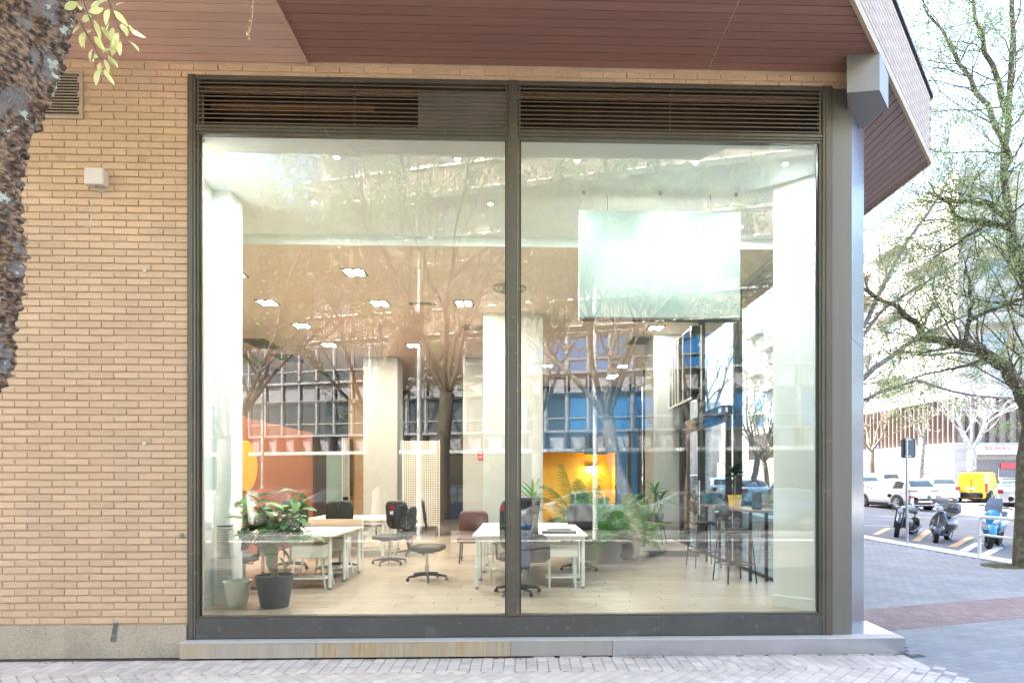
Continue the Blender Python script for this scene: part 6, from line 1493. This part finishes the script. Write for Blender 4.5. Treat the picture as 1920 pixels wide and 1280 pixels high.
mx2 = N('ShaderNodeMix'); mx2.data_type='RGBA'; L(m3.outputs[0],mx2.inputs[0]); L(mx.outputs[2],mx2.inputs[6]); mx2.inputs[7].default_value=(.50,.53,.44,1)
L(mx2.outputs[2],pr.inputs['Base Color']); pr.inputs['Roughness'].default_value=.9
bp = N('ShaderNodeBump'); bp.inputs['Strength'].default_value=1; bp.inputs['Distance'].default_value=.012; L(nz.outputs['Fac'],bp.inputs['Height']); L(bp.outputs[0],pr.inputs['Normal'])
fm_ = ftrunk(); off = Vector((-3.0,-4.2,0)); fm_.v = [(v[0]+3.0,v[1]+4.2,v[2]) for v in fm_.v]
fm_.build('trunk', bt_, ft, smooth=True, ang=180)
# sprigs of young leaves lit by the sun
def ovleaf(nm, L_, W_, mt): return leafmesh(nm, L_, W_, mt, .25, 6, .2)
slm = leafmat('sprig_leaf',(0.70,0.70,0.32),.2,.5,.5); sls = [leafmesh('leaf', .048, .020, slm, b, 5, .3) for b in (.1,.4,.8)]
DS = 2.15
twm = M('twig_brown',(0.16,0.10,0.06),.8)
rs_ = random.Random(2)
for (path, lv_px) in [([(125,-80),(150,-20),(163,20),(172,45),(183,68)],[(145,5,200),(155,15,160),(166,22,20),(172,30,200),(176,38,-60),(180,42,-80),(150,50,220),(156,62,260),(163,65,230),(172,58,200),(178,68,-60),(186,70,-80),(190,50,-50),(170,14,40)]),
                      ([(180,-80),(195,-25),(205,5),(215,30),(226,60),(238,78)],[(202,2,200),(205,18,240),(212,20,-40),(218,12,60),(205,45,230),(212,52,-100),(222,62,-110),(228,45,-60),(236,50,-80),(240,76,-40),(226,78,-100),(233,60,100),(242,50,-55),(216,70,-100)]),
                      ([(150,40),(165,68),(176,85),(183,100),(190,112)],[(175,92,200),(184,108,160),(188,118,-100),(196,112,-60),(202,105,-50),(186,130,-110),(196,130,-70),(192,100,60),(206,108,-35)])]:
    s_t = thing('leaf_sprig','twig of pale sunlit young leaves hanging beside the foreground trunk','twig',fz(path[-1][0],path[-1][1],DS)); o0 = s_t.location.copy()
    s_t['label'] = {0:'sunlit leafy twig nearest the foreground trunk, hanging before the pink soffit',1:'sunlit leafy twig farthest right from the foreground trunk',2:'lowest sunlit leafy twig, hanging over the brick wall by the vent'}[[125,180,150].index(path[0][0])]
    MB().tube([fz(a,b,DS)-o0 for a,b in path],[.004,.0035,.003,.002,.0015,.001][:len(path)],5).build('stem', twm, s_t)
    for (a,b,ang_) in lv_px:
        p = fz(a,b,DS)-o0; sc_ = rs_.uniform(.7,1.15); an_ = radians(ang_)
        o = obj('leaf', sls[rs_.randrange(3)], s_t, loc=p, rot=(pi/2+rs_.uniform(-.7,.7), -an_ if False else 0, 0)); o.rotation_euler = (Matrix.Rotation(rs_.uniform(-.5,.5),3,'Z') @ Matrix.Rotation(-an_,3,'Y') @ Matrix.Rotation(rs_.uniform(-1.2,1.2)+pi/2,3,'X')).to_euler(); o.scale=(sc_,)*3
tw2 = thing('dry_twig','thin dry brown twig dangling before the pink soffit panel','twig',fz(470,78,3.0)); o0 = tw2.location.copy()
MB().tube([fz(a,b,3.0)-o0 for a,b in ((474,-90),(475,-10),(473,30),(470,55),(466,66),(469,78))],.0018,5).build('stem', M('twig_tan',(0.45,0.32,0.15),.8), tw2)
dl = leafmesh('leaf',.018,.009,leafmat('dry_leaf',(0.50,0.34,0.14),.2),.4,3)
for (a,b) in ((474,15),(472,40),(468,50),(463,68),(470,72),(467,60),(475,30)): obj('leaf',dl,tw2,loc=fz(a,b,3.0)-o0,rot=(rs_.uniform(0,6),rs_.uniform(0,6),rs_.uniform(0,6)))

# right-hand street tree beside the kerb, arching limb to the left
RY = 5.9
Rt = Tree(61)
def rp(px, py, dy=0): return at(px, py, RY+dy)
Rt.wood.tube([rp(1925,1085),rp(1924,1060),rp(1926,980),rp(1928,860),rp(1938,800),rp(1930,760)],[.30,.235,.215,.20,.20,.19],14)
Rt.limb([rp(1930,770),rp(1915,735),rp(1890,700),rp(1862,672),rp(1832,655),rp(1800,645,.2),rp(1760,638,.4),rp(1734,636,.5)],.15,.07,22,L=1.12,leafn=20,lsz=.042)
Rt.limb([rp(1734,636,.5),rp(1722,612,.5),rp(1700,592,.6),rp(1680,575,.7),rp(1650,562,.8),rp(1625,545,1),rp(1580,520,1)],.07,.03,19,L=1.00,leafn=17,lsz=.042)
Rt.limb([rp(1808,648,.2),rp(1816,610,.2),rp(1822,570,.1),rp(1818,530,0),rp(1812,500,-.1)],.05,.02,9,L=1.00,leafn=24,lsz=.042)
Rt.limb([rp(1815,600,.2),rp(1860,580,0),rp(1925,558,-.3)],.045,.03,8,L=0.88,leafn=20,lsz=.042)
Rt.limb([rp(1845,668,0),rp(1830,682,0),rp(1790,690,.1),rp(1750,698,.2),rp(1700,712,.3)],.035,.012,8,L=0.75,leafn=20,lsz=.042)
Rt.limb([rp(1930,765),rp(1945,640),rp(1925,540),rp(1900,440),rp(1880,330),rp(1893,200),rp(1900,60),rp(1890,-60)],.105,.035,35,L=1.62,leafn=27,lsz=.042)
Rt.limb([rp(1928,545),rp(1890,425),rp(1800,410),rp(1765,372),rp(1735,362)],.07,.02,22,L=1.25,leafn=27,lsz=.042)
Rt.limb([rp(1905,415,0),rp(1850,385,.2),rp(1800,375,.2),rp(1765,372,.3),rp(1740,340,.3)],.06,.015,12,L=1.12,leafn=27,lsz=.042)
Rt.limb([rp(1890,300),rp(1850,200),rp(1800,120,.1),rp(1765,60,.2),rp(1730,10,.3)],.06,.015,22,L=1.25,leafn=27,lsz=.042)
Rt.limb([rp(1893,230),rp(1860,120),rp(1830,40),rp(1815,-60)],.06,.02,14,L=1.25,leafn=27,lsz=.042)
Rt.limb([rp(1900,430),rp(1850,420),rp(1810,445),rp(1770,470),rp(1735,488)],.05,.01,12,L=1.00,leafn=27,lsz=.042)
Rt.build('street_tree','mossy street tree at the right edge with a long limb arching left',rp(1924,1068),barkmat('bark_moss',(0.12,0.10,0.07),(0.20,0.21,0.12),.57),lf2)
# neighbour along the kerb, trunk hidden by the column, limbs reaching right
Nt = Tree(73); NY = 12.6
def np_(px, py, dy=0): return at(px, py, NY+dy)
nb = Vector((KX-.35,NY,0)); nt_ = Vector((KX-.4,NY,3.2))
Nt.wood.tube([nb,nb.lerp(nt_,.5),nt_],[.24,.19,.18],12)
Nt.limb([nt_,np_(1590,735),np_(1640,690),np_(1680,660),np_(1730,628),np_(1790,600),np_(1860,575)],.11,.03,22,L=1.38,leafn=24,lsz=.042)
Nt.limb([nt_,np_(1600,640),np_(1625,600),np_(1650,545),np_(1690,470),np_(1740,400),np_(1775,345)],.10,.03,28,L=1.75,leafn=24,lsz=.042)
Nt.limb([nt_,np_(1600,760),np_(1650,735),np_(1720,712),np_(1790,735,.4),np_(1860,745,.6),np_(1920,752,.8)],.07,.02,20,L=1.25,leafn=24,lsz=.042)
Nt.limb([np_(1600,650),np_(1660,575),np_(1720,540),np_(1800,490),np_(1880,455)],.06,.02,22,L=1.38,leafn=27,lsz=.042)
Nt.limb([nt_,nt_+Vector((-.3,.3,1.5)),nt_+Vector((-.6,.5,3.2)),nt_+Vector((-.4,.3,5))],.12,.04,20,L=1.75,leafn=24,lsz=.042)
Nt.build('street_tree','street tree hidden behind the corner column, its limbs spreading right',(nb.x,nb.y,0),bk2,lf2)
std_tree('street tree seen through the entrance door glass', xat(1318,25.0), 25.0, 9, .24, 77, M('bark_pale',(0.42,0.42,0.44),.85,var=.3,vs=5,bump=.8,bs=20,spots=[(7,.58,(0.14,0.14,0.13),.7)]), lf2, lean=(.3,0), z=.3, limbs=4, leafn=6, lsz=.07, th=4.6)
std_tree('twiggy tree seen through the side glazing above the bar table', xat(1405,30.0), 30.0, 9, .20, 83, bk2, lf2, lean=(.5,0), z=.45, limbs=5, leafn=7, lsz=.08, th=2.6)
std_tree('second twiggy tree seen through the side glazing, farther off', xat(1440,38.0), 38.0, 9, .20, 87, bk1, lf3, lean=(-.3,0), z=.6, limbs=5, leafn=7, lsz=.09, th=2.4)
# trees before the stone building
gt = std_tree('pale-barked tree behind the yellow van with bare spreading limbs', xat(1822,36.5), 36.5, 9.5, .30, 91, M('bark_pale',(0.42,0.42,0.44),.85,var=.3,vs=5,bump=.8,bs=20,spots=[(7,.58,(0.14,0.14,0.13),.7)]), lf3, z=.6, limbs=6, leafn=1, lsz=.10, th=3.2)
std_tree('slender grey tree just right of the signpost', xat(1722,39.0), 39.0, 9, .22, 95, bk2, lf3, lean=(.3,0), z=.65, limbs=4, leafn=6, lsz=.10, th=4.2)
std_tree('short dark tree beside the corner column, in front of the garage door', xat(1636,44.0), 44.0, 9, .26, 99, bk1, lf3, lean=(-.1,0), z=.75, limbs=4, leafn=10, lsz=.11, th=3.4)
